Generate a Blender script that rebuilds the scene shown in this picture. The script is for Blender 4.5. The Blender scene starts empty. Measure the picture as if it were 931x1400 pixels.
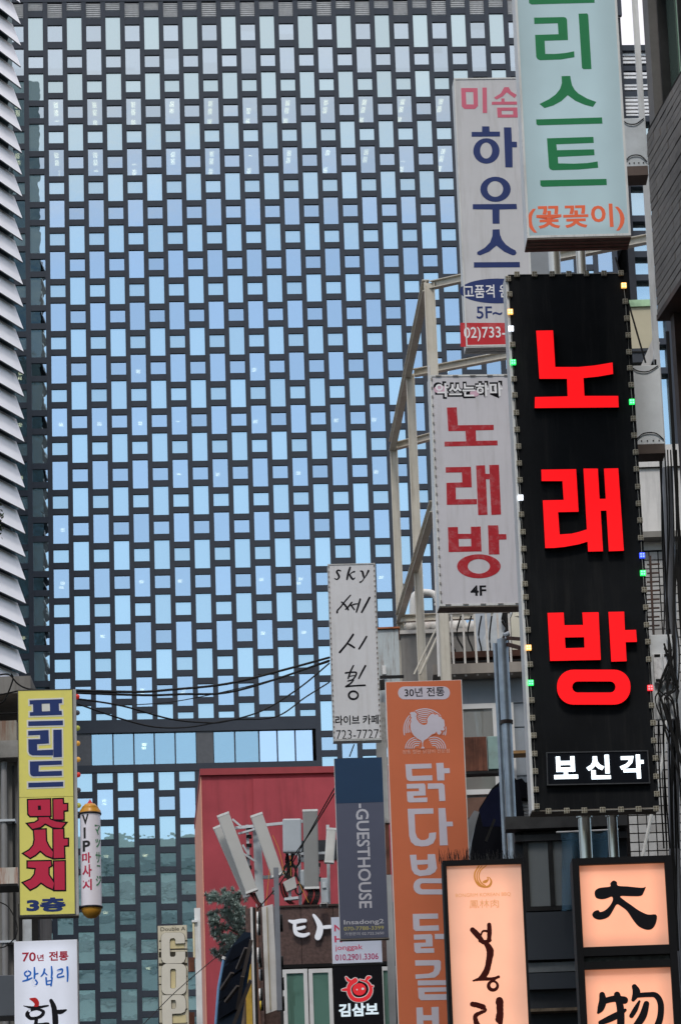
import bpy, bmesh, math, random
from math import sin, cos, tan, radians, pi, atan2, hypot
from mathutils import Vector, Matrix
from mathutils.geometry import tessellate_polygon
random.seed(7)
S = bpy.context.scene
# ------------------------------------------------------------------ camera
F = 4734.0; PITCH = radians(15.9); ROLL = radians(2.0)
CAM = Vector((0, 0, 1.6))
FW = Vector((0, cos(PITCH), sin(PITCH))); _r = Vector((1, 0, 0)); _u = Vector((0, -sin(PITCH), cos(PITCH)))
RT = cos(ROLL)*_r - sin(ROLL)*_u; UP = cos(ROLL)*_u + sin(ROLL)*_r
cd = bpy.data.cameras.new('camera'); cam = bpy.data.objects.new('camera', cd); S.collection.objects.link(cam)
cam.matrix_world = Matrix(((RT.x, UP.x, -FW.x, CAM.x), (RT.y, UP.y, -FW.y, CAM.y), (RT.z, UP.z, -FW.z, CAM.z), (0, 0, 0, 1)))
cd.sensor_fit = 'VERTICAL'; cd.sensor_height = 36; cd.sensor_width = 36; cd.lens = F/1400*36
cd.clip_start = .1; cd.clip_end = 6000; S.camera = cam
# ------------------------------------------------------------------ world, sun, exposure
SUN_EL, SUN_AZ = radians(50), radians(183)     # azimuth clockwise from +Y: high behind the camera
w = bpy.data.worlds.new('World'); S.world = w; w.use_nodes = True
nt = w.node_tree; nt.nodes.clear()
def WN(t, **k):
    n = nt.nodes.new(t)
    for a, b in k.items(): setattr(n, a, b)
    return n
L = nt.links.new
out = WN('ShaderNodeOutputWorld'); bg = WN('ShaderNodeBackground'); bg.inputs[1].default_value = .15
sky = WN('ShaderNodeTexSky', sky_type='NISHITA'); sky.sun_disc = False; sky.sun_elevation = SUN_EL; sky.sun_rotation = SUN_AZ
sky.air_density = 1.0; sky.dust_density = .6; sky.ozone_density = 1.3
tc = WN('ShaderNodeTexCoord'); sep = WN('ShaderNodeSeparateXYZ'); L(tc.outputs['Generated'], sep.inputs[0])
nz = WN('ShaderNodeTexNoise'); nz.inputs['Scale'].default_value = 4.5; nz.inputs['Detail'].default_value = 7; nz.inputs['Roughness'].default_value = .55
mp = WN('ShaderNodeMapping'); mp.inputs['Scale'].default_value = (1, 1, 2.2); mp.inputs['Location'].default_value = (3.1, .4, .0)
L(tc.outputs['Generated'], mp.inputs[0]); L(mp.outputs[0], nz.inputs['Vector'])
# high cloud deck: thickens with elevation, breaks up above the horizon
ma = WN('ShaderNodeMath', operation='MULTIPLY_ADD'); L(sep.outputs['Z'], ma.inputs[0]); ma.inputs[1].default_value = 9; ma.inputs[2].default_value = -3.05
ad = WN('ShaderNodeMath', operation='ADD'); L(ma.outputs[0], ad.inputs[0]); L(nz.outputs['Fac'], ad.inputs[1])
mr = WN('ShaderNodeMapRange', interpolation_type='SMOOTHSTEP'); L(ad.outputs[0], mr.inputs[0])
mr.inputs['From Min'].default_value = .22; mr.inputs['From Max'].default_value = .95; mr.inputs['To Max'].default_value = .9
mx = WN('ShaderNodeMix', data_type='RGBA'); L(mr.outputs[0], mx.inputs['Factor']); L(sky.outputs[0], mx.inputs['A'])
mx.inputs['B'].default_value = (6.6, 6.3, 6.6, 1)
L(mx.outputs['Result'], bg.inputs[0]); L(bg.outputs[0], out.inputs[0])
sd = bpy.data.lights.new('sun', 'SUN'); sd.energy = 1.35; sd.angle = radians(12); sd.color = (1, .95, .88)
sun = bpy.data.objects.new('sun', sd); S.collection.objects.link(sun)
_d = Vector((sin(SUN_AZ)*cos(SUN_EL), cos(SUN_AZ)*cos(SUN_EL), sin(SUN_EL)))
sun.rotation_euler = _d.to_track_quat('Z', 'Y').to_euler()
S.view_settings.view_transform = 'Standard'; S.view_settings.look = 'None'; S.view_settings.exposure = .3; S.view_settings.gamma = 1
S.render.engine = 'CYCLES'; S.cycles.max_bounces = 8; S.cycles.transparent_max_bounces = 12

# ------------------------------------------------------------------ geometry helpers
def ray(px, py): return FW + RT*((px-465.5)/F) + UP*((700-py)/F)
def at(px, py, Y):                     # point of the place seen at a given distance down the alley
    d = ray(px, py); return CAM + d*(Y/d.y)
def lk(o, parent=None):
    S.collection.objects.link(o)
    if parent is not None: o.parent = parent
    return o
def tag(o, label=None, cat=None, group=None, kind=None):
    if label: o['label'] = label
    if cat: o['category'] = cat
    if group: o['group'] = group
    if kind: o['kind'] = kind
    return o
class MB:
    def __init__(s): s.v = []; s.f = []; s.m = []; s.sm = []
    def add(s, vs, fs, mi=0, smooth=False):
        n = len(s.v); s.v += [tuple(v) for v in vs]
        for f in fs: s.f.append(tuple(i+n for i in f)); s.m.append(mi); s.sm.append(smooth)
        return s
    def box(s, a, b, mi=0):
        x0, y0, z0 = [min(p, q) for p, q in zip(a, b)]; x1, y1, z1 = [max(p, q) for p, q in zip(a, b)]
        return s.add([(x0,y0,z0),(x1,y0,z0),(x1,y1,z0),(x0,y1,z0),(x0,y0,z1),(x1,y0,z1),(x1,y1,z1),(x0,y1,z1)],
                     [(0,3,2,1),(4,5,6,7),(0,1,5,4),(1,2,6,5),(2,3,7,6),(3,0,4,7)], mi)
    def frame(s, a, b, up):
        d = (Vector(b)-Vector(a)); d.normalize(); up = Vector(up)
        x = d.cross(up)
        if x.length < 1e-4: x = d.cross(Vector((1, 0, 0)))
        x.normalize(); return d, x, x.cross(d)
    def bar(s, a, b, w, h, up=(0, 0, 1), mi=0, w2=None, h2=None):
        a = Vector(a); b = Vector(b); d, x, y = s.frame(a, b, up); vs = []
        for p, ww, hh in ((a, w, h), (b, w2 or w, h2 or h)):
            for sx, sy in ((-1,-1),(1,-1),(1,1),(-1,1)): vs.append(p + x*(sx*ww/2) + y*(sy*hh/2))
        return s.add(vs, [(0,1,2,3),(7,6,5,4),(0,4,5,1),(1,5,6,2),(2,6,7,3),(3,7,4,0)], mi)
    def tube(s, pts, r, n=8, mi=0, cap=True):
        pts = [Vector(p) for p in pts]; rings = []
        for i, p in enumerate(pts):
            a = pts[max(i-1, 0)]; b = pts[min(i+1, len(pts)-1)]; d, x, y = s.frame(a, b, (0, 0, 1))
            rr = r[i] if isinstance(r, (list, tuple)) else r
            rings.append([p + x*(rr*cos(2*pi*k/n)) + y*(rr*sin(2*pi*k/n)) for k in range(n)])
        vs = [v for g in rings for v in g]; fs = []
        for i in range(len(pts)-1):
            for k in range(n): fs.append((i*n+k, i*n+(k+1)%n, (i+1)*n+(k+1)%n, (i+1)*n+k))
        s.add(vs, fs, mi, True)
        if cap:
            m = len(vs); s.add(vs[:n], [tuple(range(n))[::-1]], mi); s.add(vs[m-n:], [tuple(range(n))], mi)
        return s
    def prism(s, pts, y0, y1, holes=(), mi=0, side=None):     # pts (x, z); y0 front, y1 back
        loops = [list(pts)] + [list(h) for h in holes]
        def area(l): return sum(l[i][0]*l[(i+1)%len(l)][1]-l[(i+1)%len(l)][0]*l[i][1] for i in range(len(l)))/2
        for i, l in enumerate(loops):
            if (area(l) < 0) != (i > 0): l.reverse()
        tri = tessellate_polygon([[Vector((p[0], p[1], 0)) for p in l] for l in loops])
        flat = [p for l in loops for p in l]; n = len(flat)
        vs = [(p[0], y0, p[1]) for p in flat] + [(p[0], y1, p[1]) for p in flat]
        fr = []; bk = []
        for t in tri:
            a, b, c = [flat[i] for i in t]
            if (b[0]-a[0])*(c[1]-a[1])-(c[0]-a[0])*(b[1]-a[1]) < 0: t = (t[0], t[2], t[1])
            fr.append(tuple(t)); bk.append((t[0]+n, t[2]+n, t[1]+n))
        s.add(vs, fr, mi); s.add(vs, bk, side if side is not None else mi)
        sf = []; k = 0
        for l in loops:
            m = len(l)
            for i in range(m): a, b = k+i, k+(i+1) % m; sf.append((b, a, a+n, b+n))
            k += m
        return s.add(vs, sf, side if side is not None else mi)
    def ring(s, cx, cz, ro, ri, y0, y1, n=32, mi=0, rz=None, rzi=None, side=None):
        o = [(cx+ro*cos(2*pi*k/n), cz+(rz or ro)*sin(2*pi*k/n)) for k in range(n)]
        h = [(cx+ri*cos(2*pi*k/n), cz+(rzi or ri)*sin(2*pi*k/n)) for k in range(n)]
        return s.prism(o, y0, y1, [h], mi, side)
    def mesh(s, name, mats):
        me = bpy.data.meshes.new(name); me.from_pydata(s.v, [], s.f); me.update()
        for m in (mats if isinstance(mats, (list, tuple)) else [mats]): me.materials.append(m)
        me.polygons.foreach_set('material_index', s.m); me.polygons.foreach_set('use_smooth', s.sm)
        return me
    def build(s, name, mats, parent=None, rel=True, bevel=0):
        if parent is not None and rel:                    # vertices are in world axes: keep them in place
            l = parent.location; s.v = [(v[0]-l.x, v[1]-l.y, v[2]-l.z) for v in s.v]
        me = s.mesh(name, mats)
        if bevel:
            bm = bmesh.new(); bm.from_mesh(me); bmesh.ops.remove_doubles(bm, verts=bm.verts, dist=1e-5)
            bmesh.ops.bevel(bm, geom=[e for e in bm.edges if e.calc_face_angle(0) > .5], offset=bevel, segments=2, affect='EDGES', profile=.6)
            bm.to_mesh(me); bm.free()
        return lk(bpy.data.objects.new(name, me), parent)
def root(name, loc, label, cat, group=None, rz=0, kind=None):
    o = bpy.data.objects.new(name, None); o.empty_display_size = .2; o.location = loc; o.rotation_euler = (0, 0, rz)
    return tag(lk(o), label, cat, group, kind)

# ------------------------------------------------------------------ materials
MATS = {}
def mat(name, col, rough=.5, metal=0, var=.12, scale=4, emit=None, es=0, bump=0, dirt=None, dscale=1.2, damt=.35, spec=.5, streak=False, fall=None):
    if name in MATS: return MATS[name]
    if not metal and max(col) < .08: spec = min(spec, .12 if max(col) > .02 else .05)
    elif not metal: spec = min(spec, .3)
    m = bpy.data.materials.new(name); m.use_nodes = True; t = m.node_tree; b = t.nodes['Principled BSDF']
    MATS[name] = m; b.inputs['Roughness'].default_value = rough; b.inputs['Metallic'].default_value = metal
    b.inputs['Specular IOR Level'].default_value = spec
    tcn = t.nodes.new('ShaderNodeTexCoord'); oi = t.nodes.new('ShaderNodeObjectInfo')
    off = t.nodes.new('ShaderNodeVectorMath'); off.operation = 'ADD'
    t.links.new(tcn.outputs['Object'], off.inputs[0]); t.links.new(oi.outputs['Location'], off.inputs[1])
    n = t.nodes.new('ShaderNodeTexNoise'); n.inputs['Scale'].default_value = scale; n.inputs['Detail'].default_value = 6; n.inputs['Roughness'].default_value = .6
    t.links.new(off.outputs[0], n.inputs['Vector'])
    r = t.nodes.new('ShaderNodeMapRange'); r.inputs['From Min'].default_value = .3; r.inputs['From Max'].default_value = .7
    r.inputs['To Min'].default_value = 1-var; r.inputs['To Max'].default_value = 1+var
    t.links.new(n.outputs['Fac'], r.inputs['Value'])
    vm = t.nodes.new('ShaderNodeVectorMath'); vm.operation = 'SCALE'; vm.inputs[0].default_value = col[:3]
    t.links.new(r.outputs[0], vm.inputs['Scale']); last = vm.outputs[0]
    if dirt:
        mp = t.nodes.new('ShaderNodeMapping'); mp.inputs['Scale'].default_value = (6, 6, .5) if streak else (1, 1, 1)
        t.links.new(off.outputs[0], mp.inputs[0])
        n2 = t.nodes.new('ShaderNodeTexNoise'); n2.inputs['Scale'].default_value = dscale; n2.inputs['Detail'].default_value = 8; n2.inputs['Roughness'].default_value = .7
        t.links.new(mp.outputs[0], n2.inputs['Vector'])
        r2 = t.nodes.new('ShaderNodeMapRange'); r2.inputs['From Min'].default_value = .5; r2.inputs['From Max'].default_value = .68; r2.inputs['To Max'].default_value = damt
        t.links.new(n2.outputs['Fac'], r2.inputs['Value'])
        mi = t.nodes.new('ShaderNodeMix'); mi.data_type = 'RGBA'; t.links.new(r2.outputs[0], mi.inputs['Factor'])
        t.links.new(last, mi.inputs['A']); mi.inputs['B'].default_value = (*dirt, 1); last = mi.outputs['Result']
    t.links.new(last, b.inputs['Base Color'])
    if emit is not None:
        b.inputs['Emission Color'].default_value = (*emit, 1); b.inputs['Emission Strength'].default_value = es
    if fall:       # tubes inside a light box: less light reaches its rim
        gx = t.nodes.new('ShaderNodeSeparateXYZ'); t.links.new(tcn.outputs['Generated'], gx.inputs[0]); ms = []
        for ax, e_ in (('X', fall[0]), ('Z', fall[1])):
            a_ = t.nodes.new('ShaderNodeMath'); a_.operation = 'PINGPONG'; a_.inputs[1].default_value = .5; t.links.new(gx.outputs[ax], a_.inputs[0])
            r_ = t.nodes.new('ShaderNodeMapRange'); r_.interpolation_type = 'SMOOTHSTEP'; r_.inputs['From Max'].default_value = e_; r_.inputs['To Min'].default_value = .55
            t.links.new(a_.outputs[0], r_.inputs['Value']); ms.append(r_.outputs[0])
        mu = t.nodes.new('ShaderNodeMath'); mu.operation = 'MULTIPLY'; t.links.new(ms[0], mu.inputs[0]); t.links.new(ms[1], mu.inputs[1])
        n3 = t.nodes.new('ShaderNodeTexNoise'); n3.inputs['Scale'].default_value = 1.7; t.links.new(off.outputs[0], n3.inputs['Vector'])
        r3 = t.nodes.new('ShaderNodeMapRange'); r3.inputs['From Min'].default_value = .3; r3.inputs['From Max'].default_value = .7; r3.inputs['To Min'].default_value = es*.85; r3.inputs['To Max'].default_value = es*1.15
        t.links.new(n3.outputs['Fac'], r3.inputs['Value']); m2_ = t.nodes.new('ShaderNodeMath'); m2_.operation = 'MULTIPLY'
        t.links.new(mu.outputs[0], m2_.inputs[0]); t.links.new(r3.outputs[0], m2_.inputs[1]); t.links.new(m2_.outputs[0], b.inputs['Emission Strength'])
    if bump:
        bp = t.nodes.new('ShaderNodeBump'); bp.inputs['Strength'].default_value = bump; bp.inputs['Distance'].default_value = .02
        t.links.new(n.outputs['Fac'], bp.inputs['Height']); t.links.new(bp.outputs[0], b.inputs['Normal'])
    return m
def glass(name, tint, trans, refl=.75, diffuse=None, wav=.02, wscale=.8, rough=.01):
    """coated facade glass: tinted mirror over either a see-through or an opaque backing"""
    m = bpy.data.materials.new(name); m.use_nodes = True; t = m.node_tree; t.nodes.clear()
    o = t.nodes.new('ShaderNodeOutputMaterial'); mx = t.nodes.new('ShaderNodeMixShader'); mx.inputs[0].default_value = refl
    g = t.nodes.new('ShaderNodeBsdfGlossy'); g.inputs['Roughness'].default_value = rough
    if diffuse: a = t.nodes.new('ShaderNodeBsdfDiffuse'); a.inputs[0].default_value = (*diffuse, 1)
    else: a = t.nodes.new('ShaderNodeBsdfTransparent'); a.inputs[0].default_value = (*trans, 1)
    oi = t.nodes.new('ShaderNodeObjectInfo'); ge = t.nodes.new('ShaderNodeNewGeometry'); sm_ = t.nodes.new('ShaderNodeMath'); sm_.operation = 'ADD'
    t.links.new(oi.outputs['Random'], sm_.inputs[0]); t.links.new(ge.outputs['Random Per Island'], sm_.inputs[1])
    r = t.nodes.new('ShaderNodeMapRange'); r.inputs['From Max'].default_value = 2; r.inputs['To Min'].default_value = .80; r.inputs['To Max'].default_value = 1.06
    t.links.new(sm_.outputs[0], r.inputs['Value'])
    vm = t.nodes.new('ShaderNodeVectorMath'); vm.operation = 'SCALE'; vm.inputs[0].default_value = tint
    t.links.new(r.outputs[0], vm.inputs['Scale']); t.links.new(vm.outputs[0], g.inputs['Color'])
    tcn = t.nodes.new('ShaderNodeNewGeometry'); n = t.nodes.new('ShaderNodeTexNoise'); n.inputs['Scale'].default_value = wscale; n.inputs['Detail'].default_value = 3
    t.links.new(tcn.outputs['Position'], n.inputs['Vector'])
    bp = t.nodes.new('ShaderNodeBump'); bp.inputs['Strength'].default_value = 1; bp.inputs['Distance'].default_value = wav
    t.links.new(n.outputs['Fac'], bp.inputs['Height']); t.links.new(bp.outputs[0], g.inputs['Normal'])
    t.links.new(a.outputs[0], mx.inputs[1]); t.links.new(g.outputs[0], mx.inputs[2]); t.links.new(mx.outputs[0], o.inputs[0])
    MATS[name] = m; return m

asphalt = mat('asphalt', (.05, .05, .052), .9, var=.25, scale=2, bump=.3)
slate = mat('dark slate aluminium', (.044, .052, .066), .45, metal=.0, var=.08, scale=.6, spec=.4)
slate2 = mat('dark slate recess', (.03, .033, .04), .6, var=.08, scale=.6)
clear_pane = glass('vision glass', (.60, .71, .75), (.62, .70, .78), refl=.74, wav=.004, wscale=.5)
span_pane = glass('spandrel glass', (.565, .72, .735), None, refl=.78, diffuse=(.36, .43, .46), wav=.004, wscale=.5)
concrete = mat('weathered concrete', (.19, .182, .17), .9, var=.2, scale=1.5, dirt=(.1, .09, .08), dscale=1.5, damt=.6, bump=.3, streak=True)

# ------------------------------------------------------------------ ground
g = MB().add([(-3000,-3000,0),(3000,-3000,0),(3000,3000,0),(-3000,3000,0)], [(0,1,2,3)]).build('ground', asphalt)
g['kind'] = 'structure'

# ------------------------------------------------------------------ glass tower
TA = radians(3.7); TD = Vector((cos(TA), sin(TA), 0)); TN = Vector((sin(TA), -cos(TA), 0)); TP = at(465.5, 700, 240)
def tuv(px, py):
    d = ray(px, py); t = (TP-CAM).dot(TN)/d.dot(TN); p = CAM + d*t - TP; return p.dot(TD), p.z + TP.z
def tproj(u, z):
    p = TP + TD*u; p = Vector((p.x, p.y, z)) - CAM; q = p.dot(FW); return 465.5+F*p.dot(RT)/q, 700-F*p.dot(UP)/q
tower = root('office_tower', (TP.x, TP.y, 0), 'tall dark office tower with a staggered grid of blue reflecting windows behind the signs', 'office tower', rz=TA)
T0 = Vector((TP.x, TP.y, 0))
PC, PW = 1.44, 1.08; U0 = -20.80+.72; I0, I1 = -4, 30          # column centres
UL, UR = U0+PC*I0-.9, 21.7
SP = 4.02; ATOP = 104.32
BT, BB = 55.0, 51.2; BU = -2.3                               # band of wide windows, up to u = BU
wins = []
for i in range(I0, I1+1):
    uc = U0 + PC*i
    if uc + .6 > UR: break
    A = (i % 2 == 1); o = 0 if A else 2.01; lst = []
    if A: lst += [(106.17, 108.86, 0), (104.75, 105.72, 1)]
    else: lst += [(106.85, 108.2, 1)]
    k = 0
    while True:
        zt = ATOP + (0 if A else 2.01) - SP*k
        if zt < 26: break
        lst.append((zt-2.17, zt, 2)); lst.append((zt-3.58, zt-2.61, 3)); k += 1
    for z0, z1, ty in lst:
        if uc < BU:
            if z0 < BT < z1: z0 = BT+.0
            elif z0 < BB < z1: z1 = BB
            elif BB <= z0 and z1 <= BT: continue
            if z1-z0 < .35: continue
        sp_ = (A and ty in (0, 2)) or (not A and ty == 3)
        wins.append([i, uc, z0, z1, ty, sp_])
vis = [w_ for w_ in wins if w_[3]-w_[2] > 1.5 and 30 < tproj(w_[1], w_[2])[0] < 590 and tproj(w_[1], w_[3])[1] < 1400]
vis.sort(key=lambda w_: w_[2])
big = set(id(w_) for w_ in vis[:300])
pane_mesh = {}
rest = MB(); 
def pane_box(m, uc, z0, z1, mi): return m.box((uc-PW/2-.02, .16, z0-.02), (uc+PW/2+.02, .19, z1+.02), mi)
for w_ in wins:
    i, uc, z0, z1, ty, sp_ = w_
    if id(w_) in big:
        key = (round(z1-z0, 2), sp_)
        if key not in pane_mesh:
            pane_mesh[key] = MB().box((-PW/2-.02, .16, -.02), (PW/2+.02, .19, z1-z0+.02)).mesh('window_pane', span_pane if sp_ else clear_pane)
        o = lk(bpy.data.objects.new('window_pane', pane_mesh[key]), tower); o.location = (uc, 0, z0)
    else: pane_box(rest, uc, z0, z1, 1 if sp_ else 0)
o = rest.build('window_glazing', [clear_pane, span_pane], tower, rel=False); o['kind'] = 'stuff'
# vertical mullions
mul_mesh = MB().box((-(PC-PW)/2, 0, 0), ((PC-PW)/2, .4, 81.6)).mesh('mullion', slate)
for i in range(I0, I1+2):
    u = U0+PC*(i-.5)
    if u > UR+.4: break
    if u < BU+.1:
        for a, b in ((27.0, BB), (BT, 108.6)):
            lk(MB().box((-(PC-PW)/2, 0, a), ((PC-PW)/2, .4, b)).build('mullion', slate), None) if 0 else None
        key = ('lo',)
        if key not in pane_mesh:
            pane_mesh['lo',] = MB().box((-(PC-PW)/2, 0, 0), ((PC-PW)/2, .4, BB-27)).mesh('mullion', slate)
            pane_mesh['hi',] = MB().box((-(PC-PW)/2, 0, 0), ((PC-PW)/2, .4, 108.6-BT)).mesh('mullion', slate)
        a = lk(bpy.data.objects.new('mullion', pane_mesh['lo',]), tower); a.location = (u, 0, 27)
        a = lk(bpy.data.objects.new('mullion', pane_mesh['hi',]), tower); a.location = (u, 0, BT)
    else:
        a = lk(bpy.data.objects.new('mullion', mul_mesh), tower); a.location = (u, 0, 27)
# transoms: what is left between panes of a column
tr_mesh = {}; trest = MB(); trs = []
for i in sorted(set(w_[0] for w_ in wins)):
    ws = sorted([w_ for w_ in wins if w_[0] == i], key=lambda q: q[2]); uc = ws[0][1]
    prev = 27.0
    for w_ in ws + [[i, uc, 109.31 if i % 2 else 108.73, 0, 0, 0]]:
        a, b = prev, w_[2]
        if uc < BU and a <= BB <= b and b >= BT: 
            if BB-a > .01: trs.append((uc, a, BB))
            a = BT
        if b-a > .01: trs.append((uc, a, b))
        prev = w_[3]
tv = sorted([t for t in trs if 30 < tproj(t[0], t[1])[0] < 590 and tproj(t[0], t[2])[1] < 1400 and t[2]-t[1] < .6], key=lambda t: t[1])[:300]
tv = set(tv)
for t in trs:
    if t in tv:
        h = round(t[2]-t[1], 3)
        if h not in tr_mesh: tr_mesh[h] = MB().box((-PW/2, .03, 0), (PW/2, .38, h)).mesh('transom', slate)
        o = lk(bpy.data.objects.new('transom', tr_mesh[h]), tower); o.location = (t[0], 0, t[1])
    else: trest.box((t[0]-PW/2, .03, t[1]), (t[0]+PW/2, .38, t[2]))
o = trest.build('upper_transoms', slate, tower, rel=False); o['kind'] = 'stuff'
bl = MB(); rb_ = random.Random(4)
for w_ in wins:
    if not w_[5] and w_[3]-w_[2] > 1.2 and rb_.random() < .5:
        h = (w_[3]-w_[2])*rb_.choice((.22, .3, .34, .5)); top = rb_.random() < .25
        z0 = w_[3]-h if top else w_[2]; bl.box((w_[1]-PW/2, .46, z0), (w_[1]+PW/2*rb_.choice((1, 1, .3)), .5, z0+h), 0 if top else 1)
o = bl.build('window_blinds', [mat('pale blind', (.6, .6, .58), .8), mat('desk screen', (.10, .13, .2), .8)], tower, rel=False); o['kind'] = 'stuff'
# floors, back walls and base inside
room = mat('office interior', (.30, .32, .36), .8); dark_room = mat('office core', (.10, .115, .14), .9)
slab = MB().box((UL, .42, -.9), (UR, 9.5, 0)).mesh('floor_slab', [room])
z = 106.35 - SP
while z > 30:
    o = lk(bpy.data.objects.new('floor_slab', slab), tower); o.location = (0, 0, z+.9-.02); z -= SP
MB().box((UL, 9.6, 0), (UR, 12, 108.6)).build('core_wall', dark_room, tower, rel=False)
MB().box((UL, 0, 0), (UR, 30, 26.99)).build('podium', slate2, tower, rel=False)
MB().box((UL-.5, .4, 27), (UL-.01, 30, 108.6)).box((UR+.3, .4, 27), (UR+.8, 30, 108.6)).box((UL, 12.01, 27), (UR, 30, 108.6)).build('side_wall', slate2, tower, rel=False)
# lit ceilings: three panels in a line behind each vision window of two floors, single lamps elsewhere
lampm = mat('ceiling light', (.9, .9, .85), .5, emit=(1, .80, .42), es=7, var=0)
lit3 = [(.8, 1.75), (2.2, 3.25), (4.3, 5.3)]
lm = {}
def ceil_light(u, z, y0, y1, wd=.30):
    k = (round(y1-y0, 2), wd)
    if k not in lm: lm[k] = MB().box((-wd/2, 0, -.05), (wd/2, y1-y0, 0)).mesh('ceiling_light', lampm)
    o = lk(bpy.data.objects.new('ceiling_light', lm[k]), tower); o.location = (u, y0, z-.03)
for i in range(I0, I1):
    if i % 2 == 1: continue
    uc = U0+PC*i
    for fl in (1, 2):
        zc = ATOP + 2.01 - SP*fl - .0
        for a, b in lit3:
            if (i, fl) in ((10, 2), (14, 2)) and a < 3 and a > 2: continue
            ceil_light(uc-.02, zc, a, b)
for i in range(I0, 24, 2):
    uc = U0+PC*i
    for fl in range(6, 19):
        if random.random() < .52 and (i > 2 or fl > 5):
            ceil_light(uc+random.uniform(-.15, .1), ATOP+2.01-SP*fl, 3.6, 4.3, .3)
            if random.random() < .3: ceil_light(uc-.1, ATOP+2.01-SP*fl, 4.9, 5.4, .3)
# band of wide windows
b = MB(); b.box((UL, -.06, BT-.02), (BU, .4, BT-.02-.93)); b.box((UL, -.03, BB+.02), (BU, .4, BB+.55)); b.box((BU+.002, -.02, BB-.3), (BU+.25, .4, BT))
b.build('band_frame', slate, tower, rel=False)
band_pane = glass('band glass', (.62, .80, .84), (.5, .6, .62), refl=.52, wav=.006, wscale=.4); band_pane2 = glass('band glass bright', (.74, .84, .92), (.5, .6, .62), refl=.74, wav=.006, wscale=.4)
def band_group(pxs):
    us = [tuv(x, 1020)[0] for x in pxs]
    for k in range(len(us)-1):
        MB().box((us[k]+.05, .2, BB+.55), (us[k+1]-.05, .23, BT-.95)).build('wide_window', band_pane2 if us[k] > tuv(353, 1020)[0] else band_pane, tower, rel=False)
    for k in range(1, len(us)-1): MB().box((us[k]-.05, .12, BB+.551), (us[k]+.05, .24, BT-.951)).build('window_bar', slate, tower, rel=False)
    return us
g0 = band_group([15, 44, 73, 100]); g1 = band_group([125, 155, 183.5, 211.5, 240, 269]); g2 = band_group([292, 321.5, 354.5, 379.5, 404, 428.5])
grey_clad = mat('grey cladding panel', (.09, .095, .105), .5)
for a, b_ in ((g0[-1], g1[0]), (g1[-1], g2[0])): MB().box((a, .05, BB+.552), (b_, .3, BT-.952)).build('cladding_panel', grey_clad, tower, rel=False)
# louvred plant floor along the top
lou = mat('pale louvre metal', (.72, .73, .74), .5)
for i in range(I0, I1):
    uc = U0+PC*i
    if uc > UR-.3: break
    m = MB(); z = (109.31 if i % 2 else 108.73)+.08
    while z < 110.0: m.bar((uc-PW/2, .14, z), (uc+PW/2, .14, z), .20, .03, up=(0, .6, 1)); z += .17
    m.build('louvre', lou, tower, rel=False)
mm = MB()
for i in range(I0, I1+1): mm.box((U0+PC*(i-.5)-.18, 0, 108.605), (U0+PC*(i-.5)+.18, .4, 110.04))
mm.box((UL, -.03, 110.05), (UR, .4, 110.5)); mm.box((UL, .5, 108.7), (UR, .6, 110.7), 1); mm.build('louvre_frame', [slate, mat('plant room grey', (.3, .3, .3), .8)], tower, rel=False)

# lower wing to the right of the tower
WY = 1.2
wing = root('office_wing', (TP.x, TP.y, 0), 'lower dark framed wing of the office tower at the right edge, sky above it', 'office building', rz=TA)
z_top = tuv(865, 54)[1]; us, ue = UR+.9, UR+12
m = MB(); m.box((us, WY+2, 0), (ue, 25, z_top-.5)); m.build('core', dark_room, wing, rel=False)
fr = MB(); fr.box((us-.5, WY-.2, 20), (us-.01, WY+2, z_top)); fr.box((us, WY-.2, z_top-.45), (ue, WY+2, z_top))
zz = [tuv(870, y)[1] for y in (150, 232, 250, 290, 300, 313, 335, 372, 395)]
for a in (154, 243, 291, 312, 340, 372, 420, 460, 500): 
    zc = tuv(870, a)[1]; fr.box((us, WY-.15, zc-.28), (ue, WY+.5, zc+.2))
for k in range(3): u = us+2.2+k*3.2; fr.box((u-.18, WY-.17, 20), (u+.18, WY+.5, tuv(870, 154)[1]))
fr.build('frame', slate, wing, rel=False)
m = MB(); y = 60
while y < 150:
    zc = tuv(870, y)[1]
    if not (80 < y < 88 or 98 < y < 106 or 116 < y < 122): m.box((us, WY+.1, zc-.09), (ue, WY+.35, zc+.09))
    y += 5.2
m.build('louvre', lou, wing, rel=False)
m = MB()
for y in (84, 102, 119): zc = tuv(870, y)[1]; m.box((us, WY+.05, zc-.2), (ue, WY+.4, zc+.2))
m.build('louvre_rail', slate, wing, rel=False)
MB().box((us, WY+.55, 20), (ue, WY+.6, tuv(870, 154)[1])).build('glazing', span_pane, wing, rel=False)

# ------------------------------------------------------------------ shingled white building on the left
HA = radians(22); C0 = at(20, 400, 205); C0.z = 0
near = Vector((-sin(HA), -cos(HA), 0)); nrm = Vector((cos(HA), -sin(HA), 0))
lb = root('louvred_building', C0, 'building clad in overlapping white metal fins at the left edge', 'building')
m = MB(); q = [C0, C0+near*45, C0+near*45-nrm*30, C0-nrm*30]
m.add([tuple(p) for p in q]+[(p.x, p.y, 118) for p in q], [(0,1,5,4),(1,2,6,5),(2,3,7,6),(3,0,4,7),(4,5,6,7)]); m.build('wall', glass('teal side glazing', (.35, .45, .47), None, refl=.35, diffuse=(.12, .17, .175), wav=.02), lb)
fin_m = mat('white metal fin', (.76, .76, .79), .38, var=.05, scale=.4, spec=.5); fin_u = mat('fin underside shade', (.10, .105, .12), .6)  # underside coloured dark for the shadow below each white fin
PZ = 1.475
fm = MB()
def fin_pts(t0, t1):
    vs = []
    for t in (t0, t1):
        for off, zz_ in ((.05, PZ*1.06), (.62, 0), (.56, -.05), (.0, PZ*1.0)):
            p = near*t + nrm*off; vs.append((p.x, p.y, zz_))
    return vs
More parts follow.
